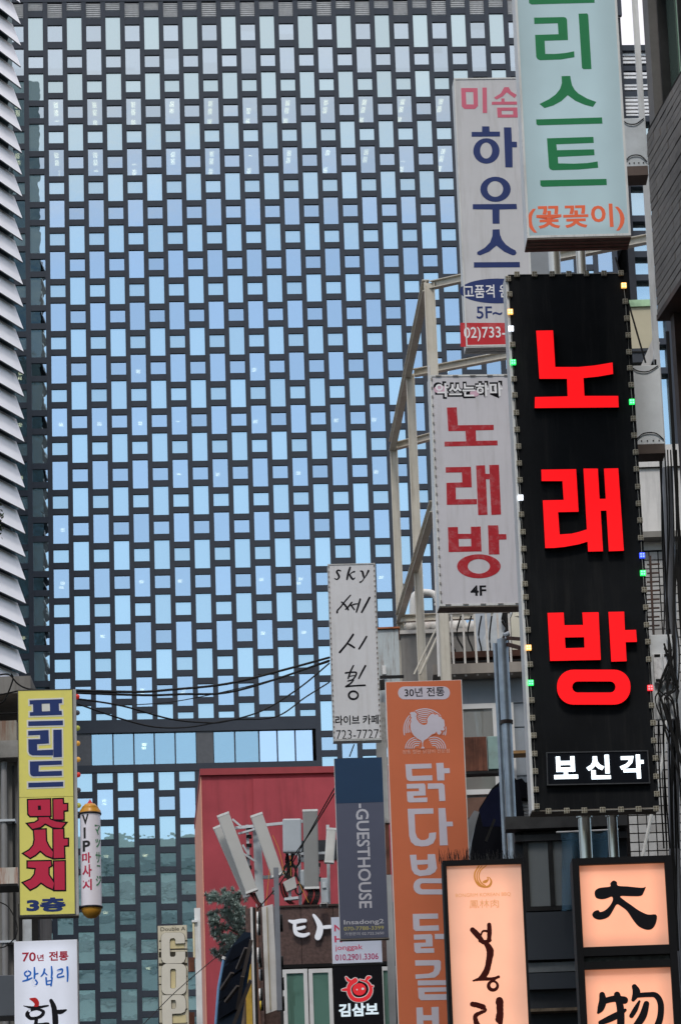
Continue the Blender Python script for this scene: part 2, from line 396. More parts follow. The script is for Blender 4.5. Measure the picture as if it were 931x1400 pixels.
fm.add(fin_pts(-.02, 12), [(0,1,5,4)][::1], 0); fm.add(fin_pts(-.02, 12), [(2,3,7,6),(1,2,6,5)], 1); fm.add(fin_pts(-.02, 12), [(0,3,2,1),(4,5,6,7)], 0)
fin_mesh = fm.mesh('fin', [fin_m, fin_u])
zt = tuv(20, 400)[1]
base = (at(28, 35, 205)).z
z = base
k = 0
while z > 30:
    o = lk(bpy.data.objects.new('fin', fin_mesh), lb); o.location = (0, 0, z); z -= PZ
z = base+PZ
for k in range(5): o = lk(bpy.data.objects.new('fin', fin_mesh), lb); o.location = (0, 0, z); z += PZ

# ------------------------------------------------------------------ the block behind the viewer that the lower glass mirrors
bk = root('mirrored_block', (20, -140, 0), 'large pale green office block mirrored in the lower windows of the glass tower', 'office building')
m = MB().box((-45, -170, 0), (110, -140, 118)); m.build('wall', mat('pale green cladding', (.50, .66, .62), .8, var=.25, scale=.05), bk)
m = MB()
for k in range(24): m.box((-44.9, -139.98, 4+k*4.7), (109.9, -139.7, 5.5+k*4.7))
m.build('window_band', mat('dull band glass', (.34, .46, .44), .6), bk)
# ================================================================== signs
class Sign:
    """a projecting sign: upright box, local x to the right, z up, front face at y = 0 looking down the alley"""
    def __init__(s, name, label, TL, xr, yb, Y, yaw, depth, cat='sign', group=None):
        a = radians(yaw); s.D = Vector((cos(a), sin(a), 0)); s.N = Vector((sin(a), -cos(a), 0))
        T = at(TL[0], TL[1], Y); s.o = T.copy()
        s.w = s.p(xr, TL[1]-.02*(xr-TL[0]))[0]; h = -s.p(TL[0]+(yb-TL[1])*.045, yb)[1]
        s.o = Vector((T.x, T.y, T.z-h)); s.h = h; s.d = depth; s.yaw = a
        s.root = root(name, tuple(s.o), label, cat, group, rz=a)
    def p(s, px, py, off=0):
        d = ray(px, py); o = s.o + s.N*off; t = (o-CAM).dot(s.N)/d.dot(s.N); q = CAM + d*t - o
        return (q.dot(s.D), q.z)
    def P(s, pts, org=(0, 0), k=5.0): return [s.p(org[0]+x/k, org[1]+y/k) for x, y in pts]
    def part(s, mb, name, mats, parent=None, bevel=0): return mb.build(name, mats, parent or s.root, rel=False, bevel=bevel)
def smooth(pts, n=5):
    o = []; m = len(pts)
    for i in range(m):
        a, b, c, d = [Vector(pts[(i+k) % m]) for k in (-1, 0, 1, 2)]
        for j in range(n):
            t = j/n; q = .5*((2*b)+(c-a)*t+(2*a-5*b+4*c-d)*t*t+(3*b-a-3*c+d)*t**3); o.append((q.x, q.y))
    return o
def catm(pts, n=6):
    o = []; m = len(pts)
    for i in range(m-1):
        a, b, c, d = [Vector(pts[min(max(i+k, 0), m-1)]) for k in (-1, 0, 1, 2)]
        for j in range(n):
            t = j/n; q = .5*((2*b)+(c-a)*t+(2*a-5*b+4*c-d)*t*t+(3*b-a-3*c+d)*t**3); o.append(tuple(q))
    o.append(tuple(Vector(pts[-1]))); return o
def stroke(sg, mb, pts, wd, org, y0, y1, k=5.0, mi=0, jit=0, n=6):
    """brush stroke given along its middle (crop points, widths in crop units) -> prism on the sign"""
    if not isinstance(wd, (list, tuple)): wd = [wd]*len(pts)
    P3 = catm([(x, y, w_) for (x, y), w_ in zip(pts, wd)], n); rnd = random.Random(len(pts)*7+int(pts[0][0]))
    Lf = []; Rt = []
    for i, (x, y, w_) in enumerate(P3):
        a = P3[max(i-1, 0)]; b = P3[min(i+1, len(P3)-1)]; dx, dy = b[0]-a[0], b[1]-a[1]; l = hypot(dx, dy) or 1
        nx, ny = -dy/l, dx/l; h = w_/2
        Lf.append((x+nx*(h+rnd.uniform(-jit, jit)), y+ny*(h+rnd.uniform(-jit, jit)))); Rt.append((x-nx*(h+rnd.uniform(-jit, jit)), y-ny*(h+rnd.uniform(-jit, jit))))
    def cap(i, j, w_):
        (x, y, _), (xa, ya, _) = P3[i], P3[j]; l = hypot(x-xa, y-ya) or 1; dx, dy = (x-xa)/l, (y-ya)/l
        a0 = atan2(dy, dx); return [(x+cos(a0+t)*w_/2, y+sin(a0+t)*w_/2) for t in (pi/3, pi/6, 0, -pi/6, -pi/3)]
    e = cap(-1, -2, wd[-1]); st = cap(0, 1, wd[0])
    poly = Lf + e + Rt[::-1] + st
    off = getattr(mb, 'n_', 0)*.00015; mb.n_ = getattr(mb, 'n_', 0)+1
    mb.prism(sg.P(poly, org, k), y0-off, y1, mi=mi)
def offset(pts, d):
    n = len(pts); A = sum(pts[i][0]*pts[(i+1)%n][1]-pts[(i+1)%n][0]*pts[i][1] for i in range(n)); sg = 1 if A > 0 else -1; o = []
    for i in range(n):
        a, b, c = Vector(pts[i-1]), Vector(pts[i]), Vector(pts[(i+1)%n])
        e1 = (b-a).normalized(); e2 = (c-b).normalized(); n1 = Vector((e1.y, -e1.x))*sg; n2 = Vector((e2.y, -e2.x))*sg
        m = (n1+n2); l = m.length or 1; m /= l; q = max(.45, m.dot(n1)); v = b+m*(d/q); o.append((v.x, v.y))
    return o
def polys(sg, mb, lst, org, y0, y1, k=5.0, grow=0, mi=0, side=None):
    for j, e in enumerate(lst):
        out_, holes = (e[0], e[1:]) if isinstance(e[0][0], (list, tuple)) else (e, ())
        if grow: out_ = offset(out_, grow); holes = [offset(h, -grow) for h in holes]
        mb.prism(sg.P(out_, org, k), y0-j*.0002, y1, [sg.P(h, org, k) for h in holes], mi, side)
def ell(cx, cy, rx, ry, n=28, a0=0): return [(cx+rx*cos(2*pi*i/n), cy+ry*sin(2*pi*i/n)) for i in range(n)]
def stadium(x0, y0, x1, y1, r=None, n=8):
    r = r or (y1-y0)/2; o = []
    for cx, cy, a in ((x1-r, y0+r, -pi/2), (x1-r, y1-r, 0), (x0+r, y1-r, pi/2), (x0+r, y0+r, pi)):
        o += [(cx+r*cos(a+i*pi/2/n), cy+r*sin(a+i*pi/2/n)) for i in range(n+1)]
    return o
_fc = {}
def glyphs(txt, off, sp=1):
    k = (txt, off, sp)
    if k not in _fc:
        c = bpy.data.curves.new('lettering', 'FONT'); c.body = txt; c.offset = off; c.resolution_u = 3; c.space_character = sp
        o = bpy.data.objects.new('lettering', c); me = bpy.data.meshes.new_from_object(o)
        vs = [(v.co.x, v.co.y) for v in me.vertices]; fs = [tuple(p.vertices) for p in me.polygons]
        bpy.data.objects.remove(o); bpy.data.curves.remove(c); bpy.data.meshes.remove(me); _fc[k] = (vs, fs)
    return _fc[k]
def text(sg, txt, box, y0, mats, name='lettering', off=.0, org=(0, 0), k=1.0, thick=.002, rot=False, shear=0, sp=1, parent=None, fmap=None, build=True, mb=None, mi=0):
    """fit a line of writing into a photo box (x0, y0, x1, y1); rot: reads downwards"""
    vs, fs = glyphs(txt, off, sp)
    xs = [v[0] for v in vs]; ys = [v[1] for v in vs]; a, b, c, d = min(xs), max(xs), min(ys), max(ys)
    X0, Y0, X1, Y1 = [org[0]+box[0]/k, org[1]+box[1]/k, org[0]+box[2]/k, org[1]+box[3]/k]
    tl = Vector(sg.p(X0, Y0)); bl = Vector(sg.p(X0+.045*(Y1-Y0), Y1)); tr = Vector(sg.p(X1, Y0-.02*(X1-X0)))
    if rot: o_, ex, ey = tr, bl-tl, tl-tr      # text runs down, its up points right
    wv = (tr.x-tl.x); hv = (tl.y-bl.y)
    pv = []
    for x, y in vs:
        u = (x-a)/(b-a); v = (y-c)/(d-c)
        if rot: q = (tl.x+wv*v, tl.y-hv*u)
        else: q = (tl.x+wv*u+shear*(v-.5)*hv, bl.y+hv*v)
        pv.append(q)
    m = mb or MB(); n = len(pv); y1 = y0+thick
    V = [(q[0], y0, q[1]) for q in pv]+[(q[0], y1, q[1]) for q in pv]
    def ar(f): return sum(pv[f[i]][0]*pv[f[(i+1)%len(f)]][1]-pv[f[(i+1)%len(f)]][0]*pv[f[i]][1] for i in range(len(f)))
    fs = [f if ar(f) > 0 else f[::-1] for f in fs]
    ec = {}
    for f in fs:
        for i in range(len(f)):
            e = (f[i], f[(i+1)%len(f)]); ec[e] = 1
    side = [(b_, a_, a_+n, b_+n) for a_, b_ in ec if (b_, a_) not in ec]
    if fmap: V = [fmap(v) for v in V]
    m.add(V, list(fs)+side, mi)
    if not build: return m
    return m.build(name, mats, parent or sg.root, rel=False)

alu = mat('sign frame metal', (.42, .42, .41), .5, metal=.0, var=.12, dirt=(.16, .13, .1), dscale=3, damt=.5, streak=True)
alu_pale = mat('pale sign frame', (.62, .63, .62), .45, var=.08, dirt=(.25, .22, .18), dscale=3, damt=.4, streak=True)
black_fr = mat('black sign frame', (.012, .012, .013), .45, var=.1)
lip_m = mat('brown dirty sheet underside', (.17, .15, .125), .75, var=.25, scale=5, dirt=(.06, .05, .04), damt=.6, dscale=3)
def flat(name, col, **k): k.setdefault('rough', .45); k.setdefault('var', .05); return mat(name, col, **k)
def cabinet(sg, fm, body=None, border=.03, lip=None, seams=0, bw=.012):
    m = MB(); m.box((0, .012, 0), (sg.w, sg.d, sg.h)); sg.part(m, 'cabinet', body or alu)
    m = MB(); m.box((border, -.004, border), (sg.w-border, .012-.001, sg.h-border)); f = sg.part(m, 'face_panel', fm)
    m = MB()
    for a, b in (((0, -.012, 0), (border, .011, sg.h)), ((sg.w-border, -.012, 0), (sg.w, .011, sg.h)), ((border, -.012, 0), (sg.w-border, .011, border)), ((border, -.012, sg.h-border), (sg.w-border, .011, sg.h))): m.box(a, b)
    sg.part(m, 'rim', body or alu)
    if lip: sg.part(MB().box((-.002, -.006, -lip), (sg.w+.005, sg.d-.02, -.001)).box((0.02, .05, -lip-.012), (sg.w-.02, .06, -lip-.001)).box((0.02, .13, -lip-.012), (sg.w-.02, .14, -lip-.001)), 'bottom_tray', lip_m)
    return f
def bracket(sg, z, x0, x1, sec=.05, m=None, y=None):
    y = y if y is not None else sg.d*.5
    sg.part(MB().box((x0, y-sec/2, z-sec/2), (x1, y+sec/2, z+sec/2)), 'bracket', m or alu)
YL = -.006                                    # lettering plane in front of a face

# --- green florist sign
s1 = Sign('florist_lightbox_sign', 'pale blue lightbox sign with green lettering and an orange bracketed line, top right', (700.5, -60), 840, 326, 31, 1.5, .36)
face1 = mat('lit pale blue acrylic', (.34, .44, .47), .35, var=.05, scale=1.2, emit=(.55, .78, .86), es=.17, fall=(.3, .05))
s1.w = s1.p(862, 323)[0]
cabinet(s1, face1, alu_pale, .022)
s1.part(MB().box((-.002, -.008, -.016), (s1.w+.002, s1.d-.02, -.001)), 'bottom_tray', lip_m)
for y_ in (.07, .16, .25): s1.part(MB().box((.0, y_, -.024), (s1.w, y_+.012, -.0165)), 'tray_rib', lip_m)
gr = flat('green vinyl', (.003, .17, .055), emit=(.0, .3, .1), es=.03)
O1 = (690, 0)
def let(sg, name, lst, org, m, y0=YL, y1=-.0041, k=5.0, rings=()):
    b = MB(); polys(sg, b, lst, org, y0, y1, k); return sg.part(b, name, m)
let(s1, 'letter', [[(160,-150),(608,-152),(611,20),(181,32),(164,22),(162,-20),(480,-30),(478,-110),(160,-108)], ], O1, gr) if 0 else let(s1, 'letter', [[(162,-30),(610,-34),(611,20),(181,32),(164,22)], [(360,-130),(420,-130),(422,-36),(364,-34)], [(180,-200),(600,-205),(602,-140),(182,-136)]], O1, gr)
let(s1, 'letter', [[(198,122),(400,118),(415,122),(423,135),(430,275),(270,280),(275,370),(340,370),(410,364),(472,352),(474,392),(380,408),(240,413),(222,405),(213,390),(205,240),(365,235),(360,160),(200,165)], [(502,95),(560,93),(568,105),(590,473),(535,474),(525,465)]], O1, gr)
let(s1, 'letter', [[(386,522),(445,520),(450,550),(458,585),(475,615),(500,640),(560,675),(623,698),(600,732),(545,718),(480,690),(428,652),(385,692),(330,722),(270,740),(235,712),(300,680),(345,648),(375,610),(388,570)], [(212,818),(662,804),(665,846),(225,858),(214,850)]], O1, gr)
let(s1, 'letter', [[(286,947),(603,937),(606,978),(350,988),(355,1028),(608,1022),(611,1062),(360,1074),(363,1118),(470,1120),(560,1116),(632,1105),(636,1148),(500,1160),(325,1165),(308,1158),(300,1145)], [(240,1234),(692,1224),(695,1266),(255,1278),(241,1268)]], O1, gr)
text(s1, '(꽃꽂이)', (719.5, 281.5, 852, 318.5), YL, flat('orange red vinyl', (.72, .13, .05), emit=(.8, .12, .05), es=.1), off=.022)
s1.part(MB().box((s1.w*.1, .3, s1.h-.1), (s1.w*.12, .33, s1.h+.1)), 'bracket', alu)

# --- white and blue guest room sign
s2 = Sign('guest_room_sign', 'white sign with navy lettering, blue oval and red phone strip behind the pale blue sign', (620, 107.5), 712, 474, 37, 3, .25)
whf = mat('white sign face weathered', (.56, .56, .58), .4, var=.05, scale=2, dirt=(.4, .39, .38), dscale=1.5, damt=.5, streak=True)
cabinet(s2, whf, alu_pale, .016)
s2.part(MB().box((-.002, -.008, -.014), (s2.w+.002, s2.d-.02, -.001)), 'bottom_tray', alu_pale)
for y_ in (.06, .14): s2.part(MB().box((.0, y_, -.022), (s2.w, y_+.012, -.0145)), 'tray_rib', alu)
navy = flat('navy vinyl', (.012, .03, .14)); pink = flat('faded pink vinyl', (.60, .13, .20)); redv = flat('red vinyl', (.50, .02, .03), dirt=(.55, .3, .3), dscale=6, damt=.3); whv = flat('white vinyl', (.78, .78, .8)); blackv = flat('black vinyl', (.012, .012, .015))
O2 = (610, 100)
let(s2, 'letter', [[[(100,103),(212,103),(216,225),(195,246),(122,246),(105,228)], [(132,130),(183,130),(186,215),(136,215)]], [(245,100),(275,100),(278,273),(248,274)]], O2, pink)
let(s2, 'letter', [[(395,97),(425,97),(440,125),(480,150),(465,172),(412,132),(385,160),(342,182),(325,168),(370,140)], [(374,174),(396,174),(397,196),(375,196)], [(310,197),(500,195),(500,216),(310,217)], [[(345,237),(485,236),(487,304),(350,305)], [(376,258),(455,258),(456,284),(378,284)]]], O2, pink)
let(s2, 'letter', [[(243,365),(293,365),(295,401),(365,401),(366,434),(172,436),(172,403),(243,403)], [ell(273,533,90,87), ell(271,530,41,55)], [(392,372),(443,372),(447,470),(480,470),(482,508),(450,508),(452,645),(402,645)]], O2, navy)
let(s2, 'letter', [[ell(335,795,104,86), ell(333,793,54,54)], [(180,897),(478,895),(482,930),(362,933),(363,1030),(315,1030),(313,933),(180,931)]], O2, navy)
let(s2, 'letter', [[(315,1070),(362,1068),(366,1105),(380,1140),(405,1172),(440,1197),(470,1212),(479,1230),(468,1245),(450,1246),(395,1222),(342,1180),(290,1222),(230,1247),(210,1240),(210,1224),(260,1196),(298,1158),(313,1115)], [(187,1294),(500,1292),(502,1328),(188,1330)]], O2, navy)
O2b = (610, 280)
s2.part((lambda b: (polys(s2, b, [ell(345,590,255,85,40)], O2b, YL, -.0041), b)[1])(MB()), 'blue_oval', navy)
text(s2, '고품격 원룸', (118, 550, 500, 640), YL-.002, whv, off=.012, org=O2b, k=5)
text(s2, '5F~', (203, 697, 378, 780), YL, navy, off=.012, org=O2b, k=5)
b = MB(); polys(s2, b, [[(95,808),(600,808),(603,972),(97,972)]], O2b, YL, -.0041); s2.part(b, 'red_strip', redv)
text(s2, '02)733-', (118, 838, 402, 936), YL-.002, whv, off=.008, org=O2b, k=5)

# --- white karaoke sign
s3 = Sign('white_karaoke_sign', 'white weathered karaoke sign with dark red letters and 4F, left of the big black sign', (587, 513), 704, 829, 36, 4.5, .26)
hk = mat('white banner face', (.56, .55, .585), .5, var=.05, scale=2, dirt=(.42, .41, .42), dscale=2, damt=.5, streak=True)
cabinet(s3, hk, alu_pale, .02)
s3.part(MB().box((-.002, -.008, -.014), (s3.w+.003, s3.d-.02, -.001)), 'bottom_tray', lip_m)
redk = mat('weathered red vinyl', (.40, .012, .022), .5, var=.1, scale=20, dirt=(.55, .3, .32), dscale=9, damt=.35)
O3 = (580, 500)
let(s3, 'letter', [[(153,287),(220,285),(228,408),(472,405),(473,440),(350,443),(353,515),(498,512),(500,545),(137,553),(137,520),(285,518),(280,447),(163,448)]], O3, redk)
let(s3, 'letter', [[(145,695),(317,692),(323,832),(213,834),(215,914),(358,912),(359,948),(153,952),(150,802),(258,798),(255,730),(146,732)], [(352,683),(413,681),(416,740),(445,740),(442,680),(508,678),(523,1018),(457,1021),(445,777),(420,777),(430,1020),(367,1022)]], O3, redk)
let(s3, 'letter', [[[(160,1105),(228,1103),(230,1150),(318,1150),(317,1102),(383,1100),(390,1270),(165,1275)], [(233,1185),(318,1184),(320,1235),(235,1237)]], [(433,1092),(503,1092),(507,1152),(558,1152),(560,1188),(509,1190),(512,1291),(440,1291)], [ell(371,1372,149,82,36), ell(371,1372,76,50)]], O3, redk)
text(s3, '4F', (312, 403, 420, 474), YL, blackv, off=.025, org=(580, 720), k=5)
text(s3, '악쓰는하마', (58, 108, 545, 228), YL, blackv, off=.085, org=O3, k=5, name='logo_outline')
b = MB(); polys(s3, b, [ell(106,163,42,27), ell(342,190,32,22)], O3, YL-.0015, YL-.0001); s3.part(b, 'pink_patch', flat('pale pink vinyl', (.62, .4, .5)))
text(s3, '악쓰는하마', (74, 122, 530, 216), YL-.0035, whv, off=.025, org=O3, k=5, name='logo_lettering')
b = MB()                                     # banner hooks round the rim
for k in range(26):
    z = s3.h*(k+.5)/26
    for x in (.012, s3.w-.03): b.box((x, -.02, z-.012), (x+.016, -.0125, z+.012))
for k in range(5):
    x = s3.w*(k+.5)/5; b.box((x-.03, -.02, s3.h-.02), (x+.03, -.0125, s3.h-.008)); b.box((x-.03, -.02, .01), (x+.03, -.0125, .02))
o = s3.part(b, 'banner_hooks', mat('dull hook metal', (.2, .19, .18), .6)); 

# --- big black karaoke sign
s4 = Sign('black_karaoke_sign', 'big black sign with three glowing red letters framed by small LED modules', (690.5, 375.5), 858, 1108, 33, 3.0, .30)
s4.w = (s4.p(857, 372)[0]+s4.p(901, 1107)[0])/2
blk = mat('matt black panel', (.0095, .0105, .012), .6, var=.25, scale=1.5, dirt=(.022, .022, .022), dscale=1.5, damt=.6, streak=True)
s4.part(MB().box((0, .012, 0), (s4.w, s4.d, s4.h)), 'cabinet', [alu])
s4.part(MB().box((.028, 0, .0), (s4.w, .0119, s4.h)), 'face_panel', blk)
s4.part(MB().box((0, -.003, 0), (.026, .0118, s4.h)), 'edge_trim', alu_pale)
s4.part(MB().box((.002, .0, -.012), (s4.w, s4.d-.01, -.001)), 'bottom_tray', lip_m)
redL = mat('glowing red acrylic', (.35, .004, .005), .5, var=.0, emit=(1, .008, .012), es=.85, spec=.1); edgeL = mat('letter edge black', (.006, .006, .007), .4)
O4 = (720, 440); O4b = (720, 680)
def chan(lst, org):
    b = MB(); polys(s4, b, lst, org, -.075, -.001, 5.0, 0, 0, 1); s4.part(b, 'letter', [redL, edgeL])
chan([[(58,77),(173,75),(188,325),(345,325),(460,314),(578,294),(582,372),(480,390),(380,400),(387,522),(617,522),(620,600),(48,605),(50,530),(272,525),(268,405),(80,405)]], O4)
chan([[(93,1025),(330,1022),(347,1312),(207,1315),(218,1468),(300,1462),(350,1450),(403,1433),(410,1515),(350,1534),(250,1552),(180,1559),(120,1560),(103,1235),(245,1232),(237,1103),(95,1103)]], O4)
chan([[(380,1018),(478,1018),(490,1225),(532,1224),(520,1018),(617,1016),(655,1578),(553,1582),(537,1304),(497,1305),(513,1582),(412,1584)]], O4)
chan([[[(135,803),(245,800),(250,887),(378,885),(372,800),(483,798),(498,1123),(153,1130)], [(253,970),(385,968),(387,1040),(258,1044)]]], O4b)
chan([[(550,796),(657,794),(662,920),(738,918),(744,1000),(667,1002),(674,1132),(570,1135)]], O4b)
chan([[stadium(200,1190,700,1428,112), stadium(304,1270,598,1346,37)]], O4b)
# small framed plate
b = MB(); polys(s4, b, [[(2,350),(697,336),(712,563),(8,577)]], (745, 960), -.05, -.001); s4.part(b, 'name_plate', mat('plate black', (.008, .009, .012), .3))
b = MB(); polys(s4, b, [[[(2,350),(697,336),(712,563),(8,577)], [(10,357),(690,344),(704,556),(16,569)]]], (745, 960), -.058, -.0501); s4.part(b, 'plate_rim', mat('dark rim metal', (.07, .07, .075), .35, metal=.5))
whL = mat('glowing white acrylic', (.8, .85, .9), .4, var=0, emit=(.80, .92, 1), es=1.6)
for t_, bx in (('보', (50, 382, 212, 534)), ('신', (272, 372, 434, 536)), ('각', (500, 370, 663, 533))):
    text(s4, t_, bx, -.065, whL, name='letter', off=.035, org=(745, 960), k=5, thick=.014)
LEDL = [(694,382,0),(696,403,0),(697,427,'amber'),(698,450,'white'),(700,472,0),(701,496,'green'),(702,519,0),(703,541,0),(705,565,0),(706,588,0),(708,611,0),(709,634,0),(710,657,0),(711,681,'white'),(712,704,0),(714,728,0),(715,751,0),(716,775,0),(717,799,0),(718,817,0),(719,838,0),(721,862,0),(722,886,'amber'),(724,909,0),(725,934,'green'),(726,958,0),(727,982,0),(729,1006,0),(730,1031,0),(731,1055,0),(732,1080,0),(733,1103,0)]
LEDR = [(852,391,'amber'),(854,413,0),(856,436,0),(858,459,0),(859,482,0),(860,504,0),(862,527,0),(863,550,'green'),(865,573,0),(866,596,0),(868,619,0),(869,642,0),(871,666,0),(872,689,0),(874,712,0),(875,736,0),(877,760,'blue'),(878,784,'green'),(880,807,0),(882,831,0),(883,855,0),(885,878,0),(886,902,0),(888,941,'red'),(890,965,0),(892,989,0),(893,1013,0),(895,1037,0),(896,1062,0),(897,1086,0)]
LEDT = [(x, 375.8+(706-x)*.012, 0) for x in (706,730,754,777,801,825,848)]
LEDB = [(x, 1109.5-(x-749)*.023, 0) for x in (749,774,798,823,848,872,896)]
led_body = mat('clear led casing', (.33, .31, .25), .3, var=.2, scale=40)
led_core = mat('led chip unlit', (.12, .10, .07), .5)
def led_mesh(c):
    m = MB(); m.box((-.026, -.03, -.026), (.026, -.001, .026), 0)
    col = {'amber': (1, .5, .12), 'white': (.85, .9, 1), 'green': (.02, 1, .15), 'blue': (.03, .08, 1), 'red': (1, .02, .03)}.get(c)
    for sx in (-1, 1):
        for sz in (-1, 1):
            pt = [(sx*.0125+.0085*cos(a*pi/4), sz*.0125+.0085*sin(a*pi/4)) for a in range(8)]
            m.prism(pt, -.034, -.0301, mi=1)
    return m.mesh('led_module', [led_body if not c else mat('led casing '+c, tuple(.3*v+.1 for v in col), .3, emit=col, es=1.2), led_core if not c else mat('led lit '+c, col, .3, var=0, emit=tuple(min(1, v+.10) for v in col), es=3.2)])
lmeshes = {}
for x, y, c in LEDL+LEDR+LEDT+LEDB:
    if c not in lmeshes: lmeshes[c] = led_mesh(c)
    q = s4.p(x, y); o = lk(bpy.data.objects.new('led_module', lmeshes[c]), s4.root); o.location = (q[0], 0, q[1])
    if c: o['label'] = 'lit %s LED module' % c
b = MB()
for chain in (LEDL, LEDR, LEDT, LEDB):
    pts = [s4.p(x, y) for x, y, c in chain]; b.tube([(p[0]+(.004 if i % 2 else -.003), -.012, p[1]) for i, p in enumerate(pts)], .003, 5)
s4.part(b, 'led_wire', mat('pale wire', (.3, .3, .28), .5))

# --- sky live cafe sign
s5 = Sign('live_cafe_sign', 'narrow white sign reading sky with black brush letters and a phone number', (448, 771.5), 512.5, 1012, 44, 2.5, .2)
f5 = mat('white sheet face', (.54, .54, .55), .5, var=.04, dirt=(.42, .41, .4), dscale=2, damt=.45, streak=True)
cabinet(s5, f5, alu, .014)
s5.part(MB().box((-.002, -.008, -.012), (s5.w+.003, s5.d-.02, -.001)), 'bottom_tray', alu_pale)
b = MB(); rnd = random.Random(3)
for k in range(34):
    z = s5.h*(k+.5)/34
    for x in (.004, s5.w-.02): b.box((x, -.018, z-.012), (x+.012, -.0125, z+.01))
s5.part(b, 'banner_clips', mat('rusty clip', (.12, .09, .07), .8))
O5 = (440, 760)
b = MB()
for pts, wd in (([(128,103),(112,98),(102,110),(112,128),(118,145),(105,161),(88,156)], [8,10,13,14,13,9,7]),
                ([(193,80),(180,120),(172,160)], [13,15,12]), ([(222,108),(205,115),(187,130)], [12,7,6]), ([(190,130),(202,150),(212,160),(226,150)], [12,14,12,5]),
                ([(262,104),(276,108),(282,130),(288,150)], [6,13,14,10]), ([(318,102),(305,130),(290,152),(275,172),(262,180)], [14,9,7,7,12])):
    stroke(s5, b, pts, wd, O5, YL, -.0041)
s5.part(b, 'lettering', blackv)
for grp in ([([(195,270),(155,315),(128,350),(108,372),(104,388)], [9,10,10,11,13]), ([(135,316),(158,336),(180,368)], [10,13,12]), ([(205,318),(180,350),(162,366)], [10,11,8]), ([(192,330),(205,345),(222,368)], [9,12,9]), ([(208,336),(225,330),(243,328)], [9,9,8]), ([(262,296),(248,345),(236,384)], [12,13,10]), ([(326,285),(300,335),(272,386)], [13,14,12])],
            [([(214,538),(172,600),(122,660)], [14,13,15]), ([(175,600),(198,612),(222,628)], [10,14,12]), ([(305,552),(280,595),(254,636)], [12,13,12])],
            [([(216,750),(196,790),(180,838)], [10,12,11]), ([(162,801),(200,796),(236,800),(215,842),(178,856)], [12,10,12,10,9]), ([(185,825),(210,820),(226,818)], [7,7,7]), ([(297,752),(274,795),(252,838)], [13,13,10]), ([(216,850),(196,872),(164,894)], [10,11,12]), ([(164,894),(228,888),(294,885)], [12,11,12])]):
    b = MB()
    for pts, wd in grp: stroke(s5, b, pts, wd, O5, YL, -.0041)
    if len(grp) == 6: b.prism(s5.P(ell(215,953,38,34), O5), YL, -.0041, [s5.P(ell(216,953,25,20), O5)])
    s5.part(b, 'letter', blackv)
text(s5, '라이브 카페', (90, 1093, 386, 1158), YL, blackv, off=.02, org=O5, k=5)
text(s5, '723-7727', (97, 1192, 388, 1255), YL, blackv, off=-.006, org=O5, k=5)

# --- orange chicken restaurant banner sign
s6 = Sign('orange_chicken_sign', 'tall orange sign with a pale rooster emblem and lilac grey letters', (526.5, 932), 631, 1440, 40, 1.5, .12)
or_ = mat('orange banner print', (.53, .135, .055), .5, var=.05, scale=1.5)
s6.part(MB().box((0, .012, 0), (s6.w, s6.d, s6.h)), 'cabinet', alu_pale)
s6.part(MB().box((.008, -.004, .0), (s6.w-.012, .0119, s6.h-.008)), 'face_panel', or_)
lil = flat('lilac grey print', (.50, .47, .53), scale=3, var=.06); O6 = (520, 920); O6b = (520, 1120)
b = MB(); polys(s6, b, [stadium(120,93,474,181,43)], O6, YL, -.0041)
pl = s6.part(b, 'pill_plate', lil); text(s6, '30년 전통', (163, 104, 435, 166), YL-.002, blackv, off=.008, org=O6, k=5)
roost = [(200,275),(213,268),(225,270),(228,264),(238,272),(250,283),(243,297),(248,318),(262,338),(280,353),(300,358),(316,352),(321,335),(318,318),(328,300),(345,283),(362,279),(372,288),(385,283),(396,290),(398,300),(415,302),(420,315),(434,322),(436,340),(440,362),(432,374),(438,388),(428,396),(410,392),(416,410),(402,424),(388,418),(384,400),(372,414),(352,420),(335,435),(318,450),(297,462),(290,480),(290,505),(300,510),(298,517),(275,517),(286,505),(284,480),(278,464),(250,448),(228,428),(212,405),(205,380),(203,352),(210,332),(206,318),(215,308),(206,300),(208,288)]
b = MB()
for r in (147, 134, 121, 108):
    a0, a1 = radians(-195 if r > 140 else -190), radians(15)
    pts = [(303+r*cos(a0+(a1-a0)*i/36), 390+r*sin(a0+(a1-a0)*i/36)) for i in range(37)]; inn = [(303+(r-7)*cos(a0+(a1-a0)*i/36), 390+(r-7)*sin(a0+(a1-a0)*i/36)) for i in range(37)][::-1]
    polys(s6, b, [pts+inn], O6, YL, -.0041)
for r in (95, 82, 69, 56): 
    pts = [(303+r*cos(radians(-125+70*i/14)), 390+r*sin(radians(-125+70*i/14))) for i in range(15)]; inn = [(303+(r-6)*cos(radians(-125+70*i/14)), 390+(r-6)*sin(radians(-125+70*i/14))) for i in range(15)][::-1]
    polys(s6, b, [pts+inn], O6, YL, -.0041)
s6.part(b, 'emblem_arcs', lil)
b = MB(); polys(s6, b, [[(168,519),(190,470),(215,440),(245,440),(280,462),(292,475),(305,462),(330,438),(385,425),(410,435),(435,470),(447,519)]], O6, YL-.001, YL-.0005); s6.part(b, 'emblem_ground', or_)
b = MB()
for cx, sgn in ((250, 1), (365, -1)):
    for r in (82, 68, 54, 40, 26):
        t0, t1 = (180, 300) if sgn > 0 else (240, 360)
        pts = [(cx+r*cos(radians(t0+(t1-t0)*i/14)), 519+r*sin(radians(t0+(t1-t0)*i/14))) for i in range(15)]; inn = [(cx+(r-6)*cos(radians(t0+(t1-t0)*i/14)), 519+(r-6)*sin(radians(t0+(t1-t0)*i/14))) for i in range(15)][::-1]
        polys(s6, b, [pts+inn], O6, YL-.0022, YL-.0012)
s6.part(b, 'emblem_hills', lil)
